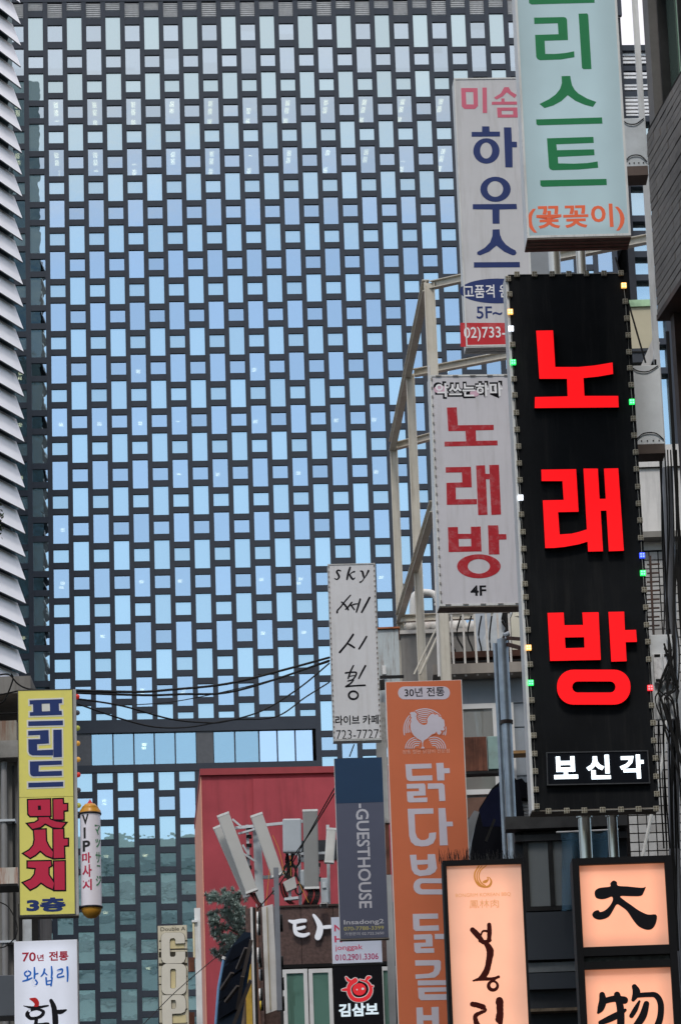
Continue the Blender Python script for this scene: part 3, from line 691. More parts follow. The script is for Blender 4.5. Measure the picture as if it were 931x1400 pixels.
b = MB(); polys(s6, b, [offset(roost, 7)], O6, YL-.003, YL-.0025); s6.part(b, 'rooster_outline', or_)
b = MB(); polys(s6, b, [roost], O6, YL-.004, YL-.0031); s6.part(b, 'rooster', lil)
text(s6, '정통 철판 닭갈비 전문점', (150, 528, 470, 556), YL, flat('faint orange print', (.70, .36, .27)), off=0, org=O6, k=5)
let(s6, 'letter', [[(170,625),(348,620),(350,652),(213,657),(217,705),(353,700),(355,735),(200,740),(183,732),(176,715)], [(380,617),(430,615),(433,652),(472,652),(474,685),(435,687),(437,735),(388,737)], [(178,760),(297,756),(306,766),(309,838),(226,841),(228,856),(320,852),(320,883),(197,886),(184,878),(180,812),(264,809),(262,790),(180,792)], [(322,757),(422,755),(437,768),(443,875),(402,877),(396,792),(323,794)]], O6, lil)
let(s6, 'letter', [[(185,930),(360,926),(362,962),(233,966),(238,1090),(250,1125),(275,1143),(305,1143),(328,1130),(333,1095),(380,1090),(378,1130),(360,1165),(325,1183),(280,1187),(235,1180),(208,1155),(196,1115)], [(395,925),(443,924),(450,1018),(493,1017),(495,1048),(452,1050),(460,1178),(405,1180)]], O6, lil)
let(s6, 'letter', [[[(200,245),(245,243),(247,280),(322,278),(322,240),(372,239),(386,335),(372,362),(340,382),(270,390),(232,375),(213,345)], [(250,312),(324,308),(325,330),(308,347),(270,350),(254,338)]], [stadium(225,405,560,515,54), stadium(270,438,520,480,20)]], O6b, lil)
let(s6, 'letter', [[(220,648),(392,645),(394,680),(265,683),(268,730),(397,725),(400,762),(240,765),(224,750)], [(227,790),(345,786),(354,798),(357,870),(275,873),(277,884),(365,882),(367,913),(245,916),(232,904),(229,847),(310,844),(308,822),(229,825)], [(370,785),(470,785),(490,880),(450,880),(445,820),(372,820)]], O6b, lil)
let(s6, 'letter', [[(236,965),(400,963),(412,973),(412,1025),(398,1060),(370,1083),(240,1092),(238,1062),(330,1056),(360,1042),(368,1020),(366,1000),(238,1002)], [(253,1103),(520,1100),(520,1132),(255,1137)], [(256,1152),(520,1148),(520,1176),(300,1182),(302,1198),(520,1195),(520,1234),(275,1238),(260,1222)]], O6b, lil)
let(s6, 'letter', [[[(245,1288),(288,1286),(292,1340),(350,1340),(347,1285),(397,1283),(402,1500),(250,1500)], [(292,1376),(352,1376),(356,1460),(296,1460)]]], O6b, lil)

# --- guesthouse banner
s7 = Sign('guesthouse_sign', 'navy and slate vertical guesthouse sign hanging above the white phone sign', (456.5, 1037), 522.5, 1284, 43, 1, .14)
s7.part(MB().box((0, .012, 0), (s7.w, s7.d, s7.h)), 'cabinet', alu_pale)
zs = s7.p(460, 1098.5)[1]
s7.part(MB().box((.006, -.004, zs), (s7.w-.004, .0119, s7.h-.003)), 'upper_panel', flat('navy print', (.008, .034, .082)))
s7.part(MB().box((.006, -.004, .004), (s7.w-.004, .0119, zs-.002)), 'lower_panel', mat('slate violet print', (.07, .078, .118), .5, var=.06, scale=2))
s7.part(MB().box((-.002, -.006, -.012), (s7.w+.002, s7.d-.01, -.001)), 'bottom_tray', lip_m)
gw = flat('grey white print', (.42, .42, .46)); 
text(s7, '-GUESTHOUSE', (486, 1099, 503.5, 1242), YL, gw, off=.018, rot=True)
O7 = (370, 1120)
text(s7, 'Insadong2', (500, 690, 772, 730), YL, gw, off=.012, org=O7, k=5)
text(s7, '070-7788-3399', (500, 737, 773, 763), YL, flat('dull yellow print', (.36, .33, .12)), off=.01, org=O7, k=5)
text(s7, '가맹문의 02.722.3650', (503, 775, 773, 797), YL, gw, off=.0, org=O7, k=5)

# --- jonggak phone sign and the black pork sign below it
s8 = Sign('phone_number_sign', 'small white sign with red jonggak and a phone number, below the guesthouse sign', (452.5, 1254), 520.5, 1318, 46, 0, .12)
s8.part(MB().box((0, .012, 0), (s8.w, s8.d, s8.h)), 'cabinet', alu_pale)
s8.part(MB().box((.004, -.004, .004), (s8.w-.004, .0119, s8.h-.003)), 'face_panel', mat('bluish white print', (.62, .66, .76), .4, var=.03))
rd = flat('crimson print', (.62, .05, .12))
text(s8, 'jonggak', (440, 862, 628, 906), YL, rd, off=.006, org=O7, k=5); text(s8, '010.2901.3306', (441, 925, 735, 968), YL, flat('dark crimson print', (.42, .04, .14)), off=.015, org=O7, k=5)
text(s8, 'N', (434, 722, 484, 768), YL, rd, off=.03, org=O7, k=5); text(s8, 'H', (436, 798, 486, 843), YL, rd, off=.03, org=O7, k=5)
s8b = Sign('black_pork_sign', 'black sign with a red swirl mascot face emblem and white letters, below the white phone sign'.replace('mascot face ', 'round '), (455.5, 1322), 522, 1440, 46, 0, .14)
s8b.part(MB().box((0, .012, 0), (s8b.w, s8b.d, s8b.h)), 'cabinet', black_fr)
s8b.part(MB().box((.004, -.004, .0), (s8b.w-.004, .0119, s8b.h)), 'face_panel', flat('gloss black print', (.01, .01, .012), rough=.3))
text(s8b, '김삼보', (463, 1262, 735, 1352), YL-.001, flat('blue white print', (.75, .85, .9), emit=(.7, .9, 1), es=.25), off=.04, org=O7, k=5)
b = MB(); rw = flat('emblem white', (.8, .78, .76)); rr = flat('emblem red', (.62, .02, .03), emit=(1, .03, .04), es=.2)
for pts, wd in (([(578,1102),(548,1125),(533,1160),(545,1205),(575,1232),(620,1235),(660,1218),(682,1185),(683,1150),(660,1115),(610,1098)], [34,30,28,28,28,28,28,26,22,16,8]), ([(516,1082),(530,1100),(548,1108)], [12,20,14]), ([(680,1080),(665,1085),(650,1105)], [14,24,12]), ([(490,1168),(512,1165)], [12,22]), ([(682,1145),(698,1142)], [14,12])): stroke(s8b, b, pts, [w_+9 for w_ in wd], O7, YL, -.0041)
s8b.part(b, 'emblem_outline', rw)
b = MB()
for pts, wd in (([(578,1102),(548,1125),(533,1160),(545,1205),(575,1232),(620,1235),(660,1218),(682,1185),(683,1150),(660,1115),(610,1098)], [34,30,28,28,28,28,28,26,22,16,8]), ([(516,1082),(530,1100),(548,1108)], [12,20,14]), ([(680,1080),(665,1085),(650,1105)], [14,24,12]), ([(490,1168),(512,1165)], [12,22]), ([(682,1145),(698,1142)], [14,12])): stroke(s8b, b, pts, [max(3, w_-1) for w_ in wd], O7, YL-.003, YL-.0021)
b.prism(s8b.P(ell(606,1163,46,42), O7), YL-.003, -.0041); s8b.part(b, 'emblem', rr)
b = MB(); b.prism(s8b.P(ell(590,1166,5,6), O7), YL-.004, YL-.0031); b.prism(s8b.P(ell(630,1160,10,8), O7), YL-.0042, YL-.0031); s8b.part(b, 'emblem_highlight', rw)

# --- lit peach Korean barbecue sign with bird spikes
s9 = Sign('peach_barbecue_sign', 'lit peach sign with orange plume logo, dark red brush letters and black top spikes', (604.5, 1178), 714.5, 1440, 31, 2, .22)
s9.part(MB().box((0, .012, 0), (s9.w, s9.d, s9.h)), 'cabinet', black_fr)
peach = mat('lit peach acrylic', (.6, .4, .32), .4, var=.07, scale=1.6, emit=(1, .40, .215), es=.58, fall=(.3, .12))
bb = .035
s9.part(MB().box((bb, -.004, 0), (s9.w-bb*.6, .0119, s9.h-.045)), 'face_panel', peach)
s9.part(MB().box((0, -.03, 0), (bb-.001, .0118, s9.h)).box((s9.w-bb*.6+.001, -.03, 0), (s9.w, .0118, s9.h)).box((bb, -.03, s9.h-.044), (s9.w-bb*.6, .0118, s9.h)), 'rim', black_fr)
orp = flat('orange print', (.62, .25, .05), emit=(.8, .3, .05), es=.15); dr = flat('dark maroon print', (.055, .006, .004))
O9 = (520, 1120)
b = MB()
for pts, wd in (([(672,320),(645,365),(645,410),(670,450),(708,466)], [9,11,12,14,9]), ([(692,320),(662,365),(660,410),(682,448),(715,463)], [7,8,9,10,7]), ([(722,318),(684,350),(672,395),(688,435),(716,455)], [6,8,8,9,7]), ([(708,466),(740,458),(756,430),(745,402),(728,398),(735,412),(720,425),(705,430)], [9,16,14,6,4,8,20,16])): stroke(s9, b, pts, wd, O9, YL, -.0041)
s9.part(b, 'plume_logo', orp)
text(s9, 'BONGRIM KOREAN BBQ', (512, 510, 888, 538), YL, flat('pale orange print', (.62, .33, .16), emit=(.9, .4, .15), es=.25), off=.0, org=O9, k=5)
text(s9, '鳳林肉', (605, 553, 806, 610), YL, flat('pale orange print', (1, 1, 1)), off=.0, org=O9, k=5)
b = MB()
for pts, wd in (([(628,757),(660,790),(695,835)], [36,40,30]), ([(742,722),(744,780),(740,830)], [30,32,28]), ([(682,800),(700,765),(735,768)], [14,14,18]), ([(680,830),(712,842),(748,828)], [26,32,22]), ([(722,850),(748,900),(742,960),(730,1020),(708,1065),(680,1090)], [34,50,42,42,44,30]), ([(632,1105),(690,1092),(760,1092),(806,1078)], [10,26,22,20]), ([(790,1085),(768,1105)], [16,14])): stroke(s9, b, pts, wd, O9, YL, -.0041, jit=1.2)
b.prism(s9.P(ell(767,1140,42,40), O9), YL, -.0041, [s9.P(ell(770,1136,20,20), O9)]); s9.part(b, 'letter', dr)
b = MB()
for pts, wd in (([(628,1265),(665,1272),(700,1285)], [36,36,40]), ([(700,1285),(716,1308),(680,1325),(648,1345),(652,1385),(668,1420),(700,1450)], [26,20,26,30,36,40,40]), ([(812,1240),(818,1300),(810,1370)], [50,44,52]), ([(812,1245),(816,1300),(818,1400)], [52,46,30])): stroke(s9, b, pts, wd, O9, YL, -.0041, jit=2)
s9.part(b, 'letter', dr)
b = MB(); rnd = random.Random(5)
for k in range(150):
    x = rnd.uniform(-.03, s9.w+.02); y = rnd.uniform(-.02, s9.d); h = rnd.uniform(.05, .115)*(1.25 if x < .3 else 1); dx = rnd.uniform(-.025, .025)
    b.bar((x, y, s9.h+.001), (x+dx, y+rnd.uniform(-.02, .02), s9.h+h), .0045, .0045, up=(0, 1, 0), w2=.002, h2=.002)
o = s9.part(b, 'bird_spikes', mat('black plastic spikes', (.015, .015, .016), .4)); o['kind'] = 'stuff'
s9.part(MB().box((0, -.01, s9.h+.0005), (s9.w, s9.d, s9.h+.008)), 'spike_strip', black_fr)

# --- black framed sign with two lit squares
s10 = Sign('black_framed_lit_sign', 'black framed sign with two lit salmon squares carrying black brush characters', (781, 1175), 917, 1440, 31.5, 0, .3)
s10.part(MB().box((0, .012, 0), (s10.w, s10.d, s10.h)), 'cabinet', black_fr)
sal = mat('lit salmon acrylic', (.6, .36, .27), .4, var=.05, scale=1.5, emit=(1, .36, .19), es=.66, fall=(.22, .2))
O10 = (745, 1120)
sq1 = s10.P([(229,320),(810,300),(845,860),(260,880)], O10); sq2 = s10.P([(268,1033),(856,1011),(900,1700),(300,1700)], O10)
def rect(q): xs = [p[0] for p in q]; zs_ = [p[1] for p in q]; return (sum(sorted(xs)[:2])/2, sum(sorted(zs_)[:2])/2, sum(sorted(xs)[2:])/2, sum(sorted(zs_)[2:])/2)
r1, r2 = rect(sq1), rect(sq2); r2 = (r1[0], r2[1], r1[2], r2[3])
for q in (r1, r2): s10.part(MB().box((q[0], -.002, q[1]), (q[2], .0119, q[3])), 'lit_panel', sal)
m = MB(); w_, h_ = s10.w, s10.h
m.box((0, -.05, 0), (r1[0]-.001, .0118, h_)).box((r1[2]+.001, -.05, 0), (w_, .0118, h_)).box((r1[0], -.05, r1[3]+.001), (r1[2], .0118, h_)).box((r1[0], -.05, r1[1]-.085), (r1[2], .0118, r1[1]-.001)).box((r1[0], -.05, r2[3]+.001), (r1[2], .0118, r2[3]+.065))
s10.part(m, 'frame', black_fr)
s10.part(MB().box((r1[0], .004, r2[3]+.066), (r1[2], .0117, r1[1]-.086)), 'gap_strip', mat('gap strip', (.05, .05, .045), .4, var=.6, scale=14))
b = MB(); b.prism(s10.P(smooth([(340,490),(365,472),(400,466),(443,460),(444,438),(465,420),(488,430),(496,455),(560,460),(640,468),(672,468),(686,463),(672,500),(652,525),(580,527),(512,527),(540,555),(590,590),(640,625),(700,652),(757,653),(758,700),(735,745),(695,757),(640,735),(600,690),(560,630),(520,598),(488,583),(462,625),(430,670),(375,688),(335,677),(320,652),(335,630),(362,622),(375,635),(410,622),(442,590),(460,555),(455,530),(420,542),(385,548),(350,540),(337,515)], 3), O10), YL, -.0021)
s10.part(b, 'character', blackv)
b = MB()
for pts, wd in (([(388,1200),(392,1245),(378,1295),(362,1322)], [40,52,46,20]), ([(400,1245),(470,1228),(540,1238)], [40,44,52]), ([(490,1200),(512,1290),(515,1400),(505,1500)], [44,50,52,46]), ([(378,1392),(440,1365),(500,1335),(545,1305)], [34,46,44,22]), ([(608,1145),(622,1185),(600,1235)], [36,54,26]), ([(625,1205),(700,1200),(755,1205),(787,1260),(785,1350),(760,1430)], [34,34,38,42,44,50]), ([(642,1245),(615,1300),(588,1345)], [16,34,32]), ([(690,1262),(668,1340),(630,1400),(590,1440)], [40,52,48,30])): stroke(s10, b, pts, wd, O10, YL, -.0021)
s10.part(b, 'character', blackv)

# --- yellow massage sign on the left
s11 = Sign('yellow_massage_sign', 'yellow vertical sign with navy letters above and red black-edged letters below, on the left', (24.5, 943.5), 99.5, 1252, 34, 3.5, .16)
yel = mat('yellow print', (.74, .68, .16), .45, var=.04, scale=2, dirt=(.45, .42, .16), dscale=2, damt=.3)
s11.part(MB().box((0, .012, 0), (s11.w+.035, s11.d, s11.h)), 'cabinet', alu)
zs = s11.p(27, 1090.5)[1]
s11.part(MB().box((.008, -.004, zs+.002), (s11.w-.004, .0119, s11.h-.008)), 'upper_panel', yel)
s11.part(MB().box((.008, -.004, .008), (s11.w-.004, .0119, zs-.002)), 'lower_panel', yel)
s11.part(MB().box((0, -.008, 0), (.0075, .0118, s11.h)).box((s11.w-.0035, -.008, 0), (s11.w+.004, .0118, s11.h)).box((.008, -.008, s11.h-.0075), (s11.w-.004, .0118, s11.h)).box((.008, -.008, 0), (s11.w-.004, .0118, .0075)), 'rim', mat('dark rim', (.08, .08, .08), .5))
s11.part(MB().box((0, .0, -.012), (s11.w+.033, s11.d-.01, -.001)), 'bottom_tray', lip_m)
O11 = (20, 940)
N1 = [[[(105,88),(327,80),(328,108),(305,110),(307,160),(325,160),(327,188),(107,195),(107,170),(130,168),(128,115),(106,117)], [(188,112),(243,110),(245,162),(190,164)]], [(96,232),(333,226),(334,258),(97,264)]]
N2 = [[(95,298),(235,291),(238,383),(157,388),(158,430),(267,425),(266,465),(125,465),(105,455),(97,438),(96,355),(178,353),(177,325),(96,328)], [(267,290),(325,288),(327,475),(268,478)]]
N3 = [[(107,506),(325,500),(326,528),(168,533),(168,575),(326,570),(327,603),(130,608),(115,601),(108,588)], [(96,652),(335,645),(335,677),(97,684)]]
wo = flat('off white outline', (.66, .66, .62))
for Nn in (N1, N2, N3):
    b = MB(); polys(s11, b, [e if isinstance(e[0][0], (int, float)) else e[0] for e in Nn], O11, YL, -.0041, grow=10); s11.part(b, 'letter_outline', wo)
    b = MB(); polys(s11, b, Nn, O11, YL-.002, YL-.0008); s11.part(b, 'letter', navy)
R1 = [[[(95,770),(245,765),(248,878),(110,880),(97,865)], [(162,810),(181,808),(183,836),(164,838)]], [(268,765),(332,762),(334,797),(362,797),(362,840),(337,842),(338,903),(270,903)], [(165,888),(238,886),(245,902),(290,918),(352,926),(322,962),(265,957),(212,930),(180,955),(125,968),(92,932),(140,925),(168,908)]]
R2 = [[(135,975),(215,970),(218,1050),(235,1085),(266,1125),(262,1165),(220,1150),(178,1115),(145,1145),(110,1165),(65,1135),(105,1112),(132,1080),(140,1040)], [(268,970),(335,968),(337,1035),(367,1035),(367,1080),(340,1082),(343,1165),(270,1168)]]
R3 = [[(92,1190),(250,1187),(254,1218),(235,1230),(235,1280),(258,1315),(273,1338),(265,1380),(225,1362),(183,1333),(150,1362),(110,1382),(62,1335),(115,1312),(140,1280),(148,1235),(92,1230)], [(272,1190),(345,1188),(347,1385),(275,1385)]]
rm = flat('massage red', (.52, .018, .06))
for Rn in (R1, R2, R3):
    b = MB(); polys(s11, b, [e if isinstance(e[0][0], (int, float)) else e[0] for e in Rn], O11, YL, -.0041, grow=9); s11.part(b, 'letter_outline', blackv)
    b = MB(); polys(s11, b, Rn, O11, YL-.003, YL-.0012, grow=-1); s11.part(b, 'letter', rm)
text(s11, '3층', (184, 540, 450, 637), YL, navy, off=.05, org=(0, 1120), k=5)
bulbc = {'red': (.55, .03, .02), 'dark': (.06, .06, .07), 'olive': (.32, .34, .06), 'amber': (.6, .30, .05)}
bm_ = {}
for y, c in ((951, 'red'), (973, 'dark'), (994, 'olive'), (1015, 'amber'), (1037, 'amber'), (1058, 'red'), (1079, 'dark'), (1100, 'olive')):
    if c not in bm_:
        m = MB(); n = 10
        for j in range(5):
            for i in range(n):
                pass
        bmx = bmesh.new(); bmesh.ops.create_uvsphere(bmx, u_segments=12, v_segments=8, radius=.027); me = bpy.data.meshes.new('bulb'); bmx.to_mesh(me); bmx.free()
        for p_ in me.polygons: p_.use_smooth = True
        me.materials.append(mat('bulb glass '+c, bulbc[c], .25, var=.1, emit=bulbc[c], es=.25)); bm_[c] = me
    q = s11.p(104, y); o = lk(bpy.data.objects.new('bulb', bm_[c]), s11.root); o.location = (s11.w+.045, .05, q[1]); o['label'] = c+' bulb'

# --- round VIP massage lamp
q0 = at(124.5, 1238, 34); rr_ = 14.2/F*34
vip = root('massage_lamp_sign', (q0.x, q0.y+.1, q0.z), 'white cylindrical lamp sign with orange domes and a red tip beside the yellow sign', 'sign')
ht = (at(124.5, 1110, 34)-q0).z; cv = Vector((q0.x, q0.y+.1, q0.z))
def lathe(prof, n=32):
    m = MB(); vs = []; fs = []
    for r, z in prof: vs += [(r*cos(2*pi*k/n), r*sin(2*pi*k/n), z) for k in range(n)]
    for i in range(len(prof)-1):
        for k in range(n): fs.append((i*n+k, i*n+(k+1) % n, (i+1)*n+(k+1) % n, (i+1)*n+k))
    m.add(vs, fs, 0, True); return m
lathe([(rr_, .0), (rr_, ht)]).build('tube', mat('milky lamp tube', (.60, .57, .60), .3, var=.05, emit=(.9, .85, 1), es=.08), vip, rel=False)
orc = mat('orange dome', (.55, .26, .03), .3, var=.12, scale=10)
lathe([(rr_*1.06, ht), (rr_*1.02, ht+.03), (rr_*.8, ht+.06), (rr_*.82, ht+.064), (rr_*.5, ht+.098), (.0001, ht+.1)]).build('top_dome', orc, vip, rel=False)
lathe([(.035, ht+.095), (.0001, ht+.15)]).build('tip', mat('lamp tip red', (.5, .03, .03), .35), vip, rel=False)
lathe([(.0001, -.115), (rr_*.45, -.105), (rr_*.8, -.075), (rr_*.95, -.04), (rr_*1.02, 0)]).build('bottom_dome', orc, vip, rel=False)
bd = mat('black band', (.02, .02, .025), .4)
lathe([(rr_*1.01, ht-.012), (rr_*1.1, ht-.012), (rr_*1.1, ht+.006), (rr_*1.0, ht+.006)]).build('band', bd, vip, rel=False)
lathe([(rr_*1.01, -.012), (rr_*1.1, -.012), (rr_*1.1, .006), (rr_*1.0, .006)]).build('band', bd, vip, rel=False)
MB().bar((-rr_, 0, ht-.02), (-.18, 0, ht-.02), .025, .02).build('bracket', bd, vip, rel=False); MB().bar((-rr_, 0, -.0), (-.18, 0, -.03), .025, .03).build('bracket', bd, vip, rel=False)
class Cyl:
    def p(s, px, py):
        q = at(px, py, 34-.0); return ((px-124.5)/F*34, q.z-q0.z)
cy = Cyl(); cy.root = vip
def wrap(v):
    x = max(-rr_*.985, min(rr_*.985, v[0])); a = math.asin(x/rr_); r = rr_+.002-v[1]
    return (r*sin(a), -r*cos(a), v[2])
grv = flat('green print', (.05, .22, .10)); gk = flat('charcoal print', (.03, .03, .03)); rk = flat('crimson lamp print', (.45, .02, .06))
for t_, bx, m_ in (('V', (114, 1113, 123.5, 1127), gk), ('I', (116, 1131, 119, 1146), gk), ('P', (114.5, 1149, 125, 1164), gk), ('마', (113.5, 1165.5, 126, 1180), rk), ('사', (113.5, 1182, 126.5, 1199), rk), ('지', (113.5, 1202, 126.5, 1217), rk)):
    text(cy, t_, bx, -.001, m_, off=.03, fmap=wrap)
for t_, bx in (('マ', (131.5, 1127, 138, 1141)), ('ッ', (132, 1146, 138, 1158)), ('サ', (132, 1164, 138.2, 1179)), ('ー', (133.5, 1182, 137.5, 1184)), ('ジ', (132, 1196, 138.5, 1211))):
    text(cy, t_, bx, -.001, grv, off=.02, fmap=wrap)

# --- lit white barbecue sign at bottom left
s13 = Sign('lit_white_restaurant_sign', 'glowing white sign with red and blue lines over a black brush letter, bottom left', (19.5, 1287), 106, 1440, 31, 0, .16)
s13.part(MB().box((0, .012, 0), (s13.w, s13.d, s13.h)), 'cabinet', alu_pale)
s13.part(MB().box((.004, -.004, 0), (s13.w-.004, .0119, s13.h-.004)), 'face_panel', mat('lit white acrylic', (.6, .62, .68), .4, var=.05, scale=1.5, emit=(.66, .70, .85), es=.30, fall=(.3, .1)))
O13 = (0, 1120)
rdk = flat('brick red print', (.4, .015, .04)); blu = flat('bright blue print', (.01, .14, .55))
text(s13, '70', (155, 912, 248, 975), YL, rdk, off=.02, org=O13, k=5); text(s13, '년', (257, 925, 302, 970), YL, rdk, off=.02, org=O13, k=5); text(s13, '전통', (337, 905, 470, 970), YL, rdk, off=.03, org=O13, k=5)
b = MB()
for pts, wd in (([(190,1038),(172,1052),(180,1072),(205,1068),(212,1048),(192,1036)], 11), ([(192,1075),(190,1095)], 11), ([(160,1108),(195,1098),(222,1085)], [10,13,9]), ([(238,1015),(240,1055),(238,1088)], [10,14,12]), ([(240,1062),(262,1055)], 10), ([(240,1095),(226,1118),(240,1138),(258,1118),(245,1098)], 11),
                ([(308,1025),(300,1055),(284,1075)], [12,12,8]), ([(306,1048),(325,1065)], [10,8]), ([(355,1008),(358,1050),(354,1085)], [10,14,10]), ([(318,1085),(322,1130)], [12,12]), ([(360,1085),(352,1138)], [10,12]), ([(322,1108),(355,1102)], 8), ([(322,1132),(350,1128)], 9),
                ([(398,1035),(428,1025),(425,1052),(400,1062),(398,1082),(438,1074)], [13,12,10,9,10,12]), ([(463,1012),(466,1060),(464,1108)], [14,13,10])): stroke(s13, b, pts, wd, O13, YL, -.0041)
s13.part(b, 'lettering', blu)
b = MB()
for pts, wd in (([(165,1276),(235,1290),(332,1275)], [5,20,12]), ([(205,1310),(190,1335),(215,1362),(275,1352),(300,1318),(258,1300),(205,1310)], [18,30,22,22,24,14,18]), ([(252,1362),(248,1400)], [24,26]), ([(180,1425),(250,1410),(330,1402)], [22,26,26]), ([(352,1240),(372,1290),(382,1380),(378,1450)], [24,36,40,30]), ([(380,1315),(415,1318),(455,1305)], [20,32,12])): stroke(s13, b, pts, wd, O13, YL, -.0041, jit=1)
s13.part(b, 'letter', blackv)
b = MB(); b.prism(s13.P(smooth([(203,1228),(225,1222),(250,1222),(268,1245),(270,1268),(262,1282),(235,1282),(240,1265),(228,1248)], 3), O13), YL-.001, -.0041); s13.part(b, 'letter_dot', flat('bright red print', (.5, .01, .01)))

# --- cream COPY sign
s14 = Sign('cream_copy_sign', 'cream vertical sign with large raised outlined letters hanging before the glass tower', (216, 1266), 255.5, 1450, 62, 0, .15)
crm = mat('cream paint', (.50, .46, .35), .6, var=.06, dirt=(.3, .25, .16), dscale=2, damt=.5, streak=True)
s14.part(MB().box((0, .012, 0), (s14.w, s14.d, s14.h)), 'cabinet', mat('cream edge', (.42, .38, .28), .6)); s14.part(MB().box((.004, -.002, 0), (s14.w-.004, .0119, s14.h)), 'back_plate', crm)
O14 = (200, 1120)
brn = mat('dark brown slot', (.04, .035, .025), .7); pale = mat('pale cream letter', (.55, .52, .44), .55, var=.05); yl = mat('yellow cream inlay', (.55, .47, .26), .6)
text(s14, 'Double A', (100, 740, 268, 766), YL, brn, off=-.004, org=O14, k=5)
Lc = [(stadium(105,778,268,988,40), [(163,835),(200,815),(205,835),(205,852),(262,850),(262,880),(165,885)]),]
for y in (833, 890, 940, 1075, 1130, 1300, 1395): s14.part(MB().prism(s14.P([(90,y-4),(283,y-6),(283,y+2),(90,y+4)], O14), YL, -.0021), 'slot', brn)
for y0_, y1_ in ((908,945),(985,1003)): s14.part(MB().prism(s14.P([(88,y0_),(283,y0_-3),(283,y1_-3),(88,y1_)], O14), YL-.001, -.0021), 'slot', brn)
def bigc(out_, hole, inlay):
    b = MB(); b.prism(s14.P(offset(out_, 3), O14), -.014, -.0122, [s14.P(offset(h, -3), O14) for h in hole]); s14.part(b, 'letter_edge', brn)
    b = MB(); b.prism(s14.P(out_, O14), -.05, -.0142, [s14.P(h, O14) for h in hole]); s14.part(b, 'letter', pale)
    for q in inlay: b = MB(); b.prism(s14.P(q, O14), -.0121, -.008); s14.part(b, 'inlay', yl)
bigc([(105,810),(112,790),(132,779),(238,777),(258,788),(266,808),(266,850),(203,853),(201,822),(190,815),(170,818),(163,830),(165,935),(172,944),(195,943),(203,932),(203,910),(268,907),(270,950),(262,975),(243,987),(140,989),(118,980),(107,960)], [], [[(165,820),(200,818),(201,850),(262,852),(262,882),(166,886)]])
bigc(stadium(107,991,275,1200,38), [stadium(167,1025,205,1160,12)], [stadium(170,1028,202,1158,10)])
bigc([(108,1206),(235,1203),(262,1212),(272,1238),(274,1290),(265,1318),(243,1330),(180,1333),(180,1450),(115,1450)], [[(172,1238),(200,1238),(206,1250),(207,1285),(200,1298),(175,1299)]], [[(182,1342),(272,1338),(274,1392),(182,1395)]])
# ================================================================== buildings and things between the signs
def wroot(name, px, py, Y, label, cat, group=None, z0=None):
    p = at(px, py, Y); return root(name, (p.x, p.y, p.z if z0 is None else z0), label, cat, group)
def A(px, py, Y): return at(px, py, Y)
def bars(rt, name, m, lst, Y=None):
    o = []
    for a, b, w_, h_ in lst:
        a = A(*a) if Y is None else A(a[0], a[1], Y); b = A(*b) if Y is None else A(b[0], b[1], Y)
        o.append(MB().bar(a, b, w_, h_, up=(0, -1, .01) if abs((b-a).normalized().z) > .8 else (0, 0, 1)).build(name, m, rt))
    return o
def fx(px, Y, py=1000): return A(px, py, Y).x
def fz(py, Y, px=600): return A(px, py, Y).z

# --- right: tiled building with dark steel bays, running along the alley
HR = radians(8); C1 = A(884, 200, 34.5); fd = Vector((-sin(HR), cos(HR), 0)); nd = -fd; ow = Vector((-cos(HR), -sin(HR), 0))   # ow: out of the wall, over the alley
rb = root('brick_building', (C1.x, C1.y, 0), 'dark brick tiled building with a window band, filling the right edge', 'building')
rb.rotation_euler = (0, 0, HR + pi/2 + pi)     # local +x runs nearer to the viewer along the wall, local +y away from the alley
MWi = Matrix.Rotation(rb.rotation_euler.z, 4, 'Z'); MWi.translation = rb.location; MWi = MWi.inverted()
zb = A(897, 425, 34.4).z; zt = A(888, 172, 34.4).z
brick_m = mat('dusty brown tile', (.105, .095, .083), .6, var=.4, scale=1.7, dirt=(.19, .175, .16), dscale=2, damt=.5); mortar = mat('dark joint', (.018, .017, .016), .9)
wl = 26
MB().box((0, .02, zb), (wl, 5.5, zt)).build('wall', mortar, rb, rel=False)
chh = .088; bl = .62; bmv = []
for v in range(5):
    bmv.append(MB().box((.004, -.004+v*.0015, .004), (bl-.006, .019, chh-.006)).mesh('brick', brick_m))
n = 0; z = zb; row = 0
while z+chh < zt+.01:
    x = -bl*.5*(row % 2)
    while x < 3.8:
        x0 = max(x, 0)
        if x >= -.01: o = lk(bpy.data.objects.new('brick', bmv[random.randrange(5)]), rb); o.location = (x, 0, z); n += 1
        else: o = MB().box((.004, -.002, .004), (bl/2-.006, .019, chh-.006)); o = lk(bpy.data.objects.new('brick', bpy.data.meshes.get('half_brick') or o.mesh('half_brick', brick_m)), rb); o.location = (0, 0, z); n += 1
        x += bl
    z += chh; row += 1
steel_d = mat('dark brown steel', (.045, .033, .028), .6, var=.3, scale=3, dirt=(.12, .06, .04), damt=.4); steel_k = mat('sooty steel', (.02, .02, .02), .5, var=.3)
gl_g = glass('greenish shop glass', (.55, .68, .6), None, refl=.6, diffuse=(.10, .14, .12), wav=.003)
ztop = zt+6
pale_g = glass('pale green pane painted lit', (.6, .75, .65), None, refl=.3, diffuse=(.50, .68, .50), wav=.003)  # pale diffuse colour stands in for lit curtains behind the glass
MB().box((0, .9, zt), (wl, 5.5, ztop)).build('upper_wall', steel_k, rb, rel=False)
m = MB(); m.box((-.02, .05, zt+.001), (.22, .5, ztop)); m.build('corner_column', mat('grey brown column', (.10, .095, .09), .6, var=.2, dirt=(.05, .04, .04), damt=.5), rb, rel=False)
MB().box((.3, .12, zt+.02), (wl, .2, zt+.10)).build('window_sill', mat('sill metal', (.22, .22, .22), .4), rb, rel=False)
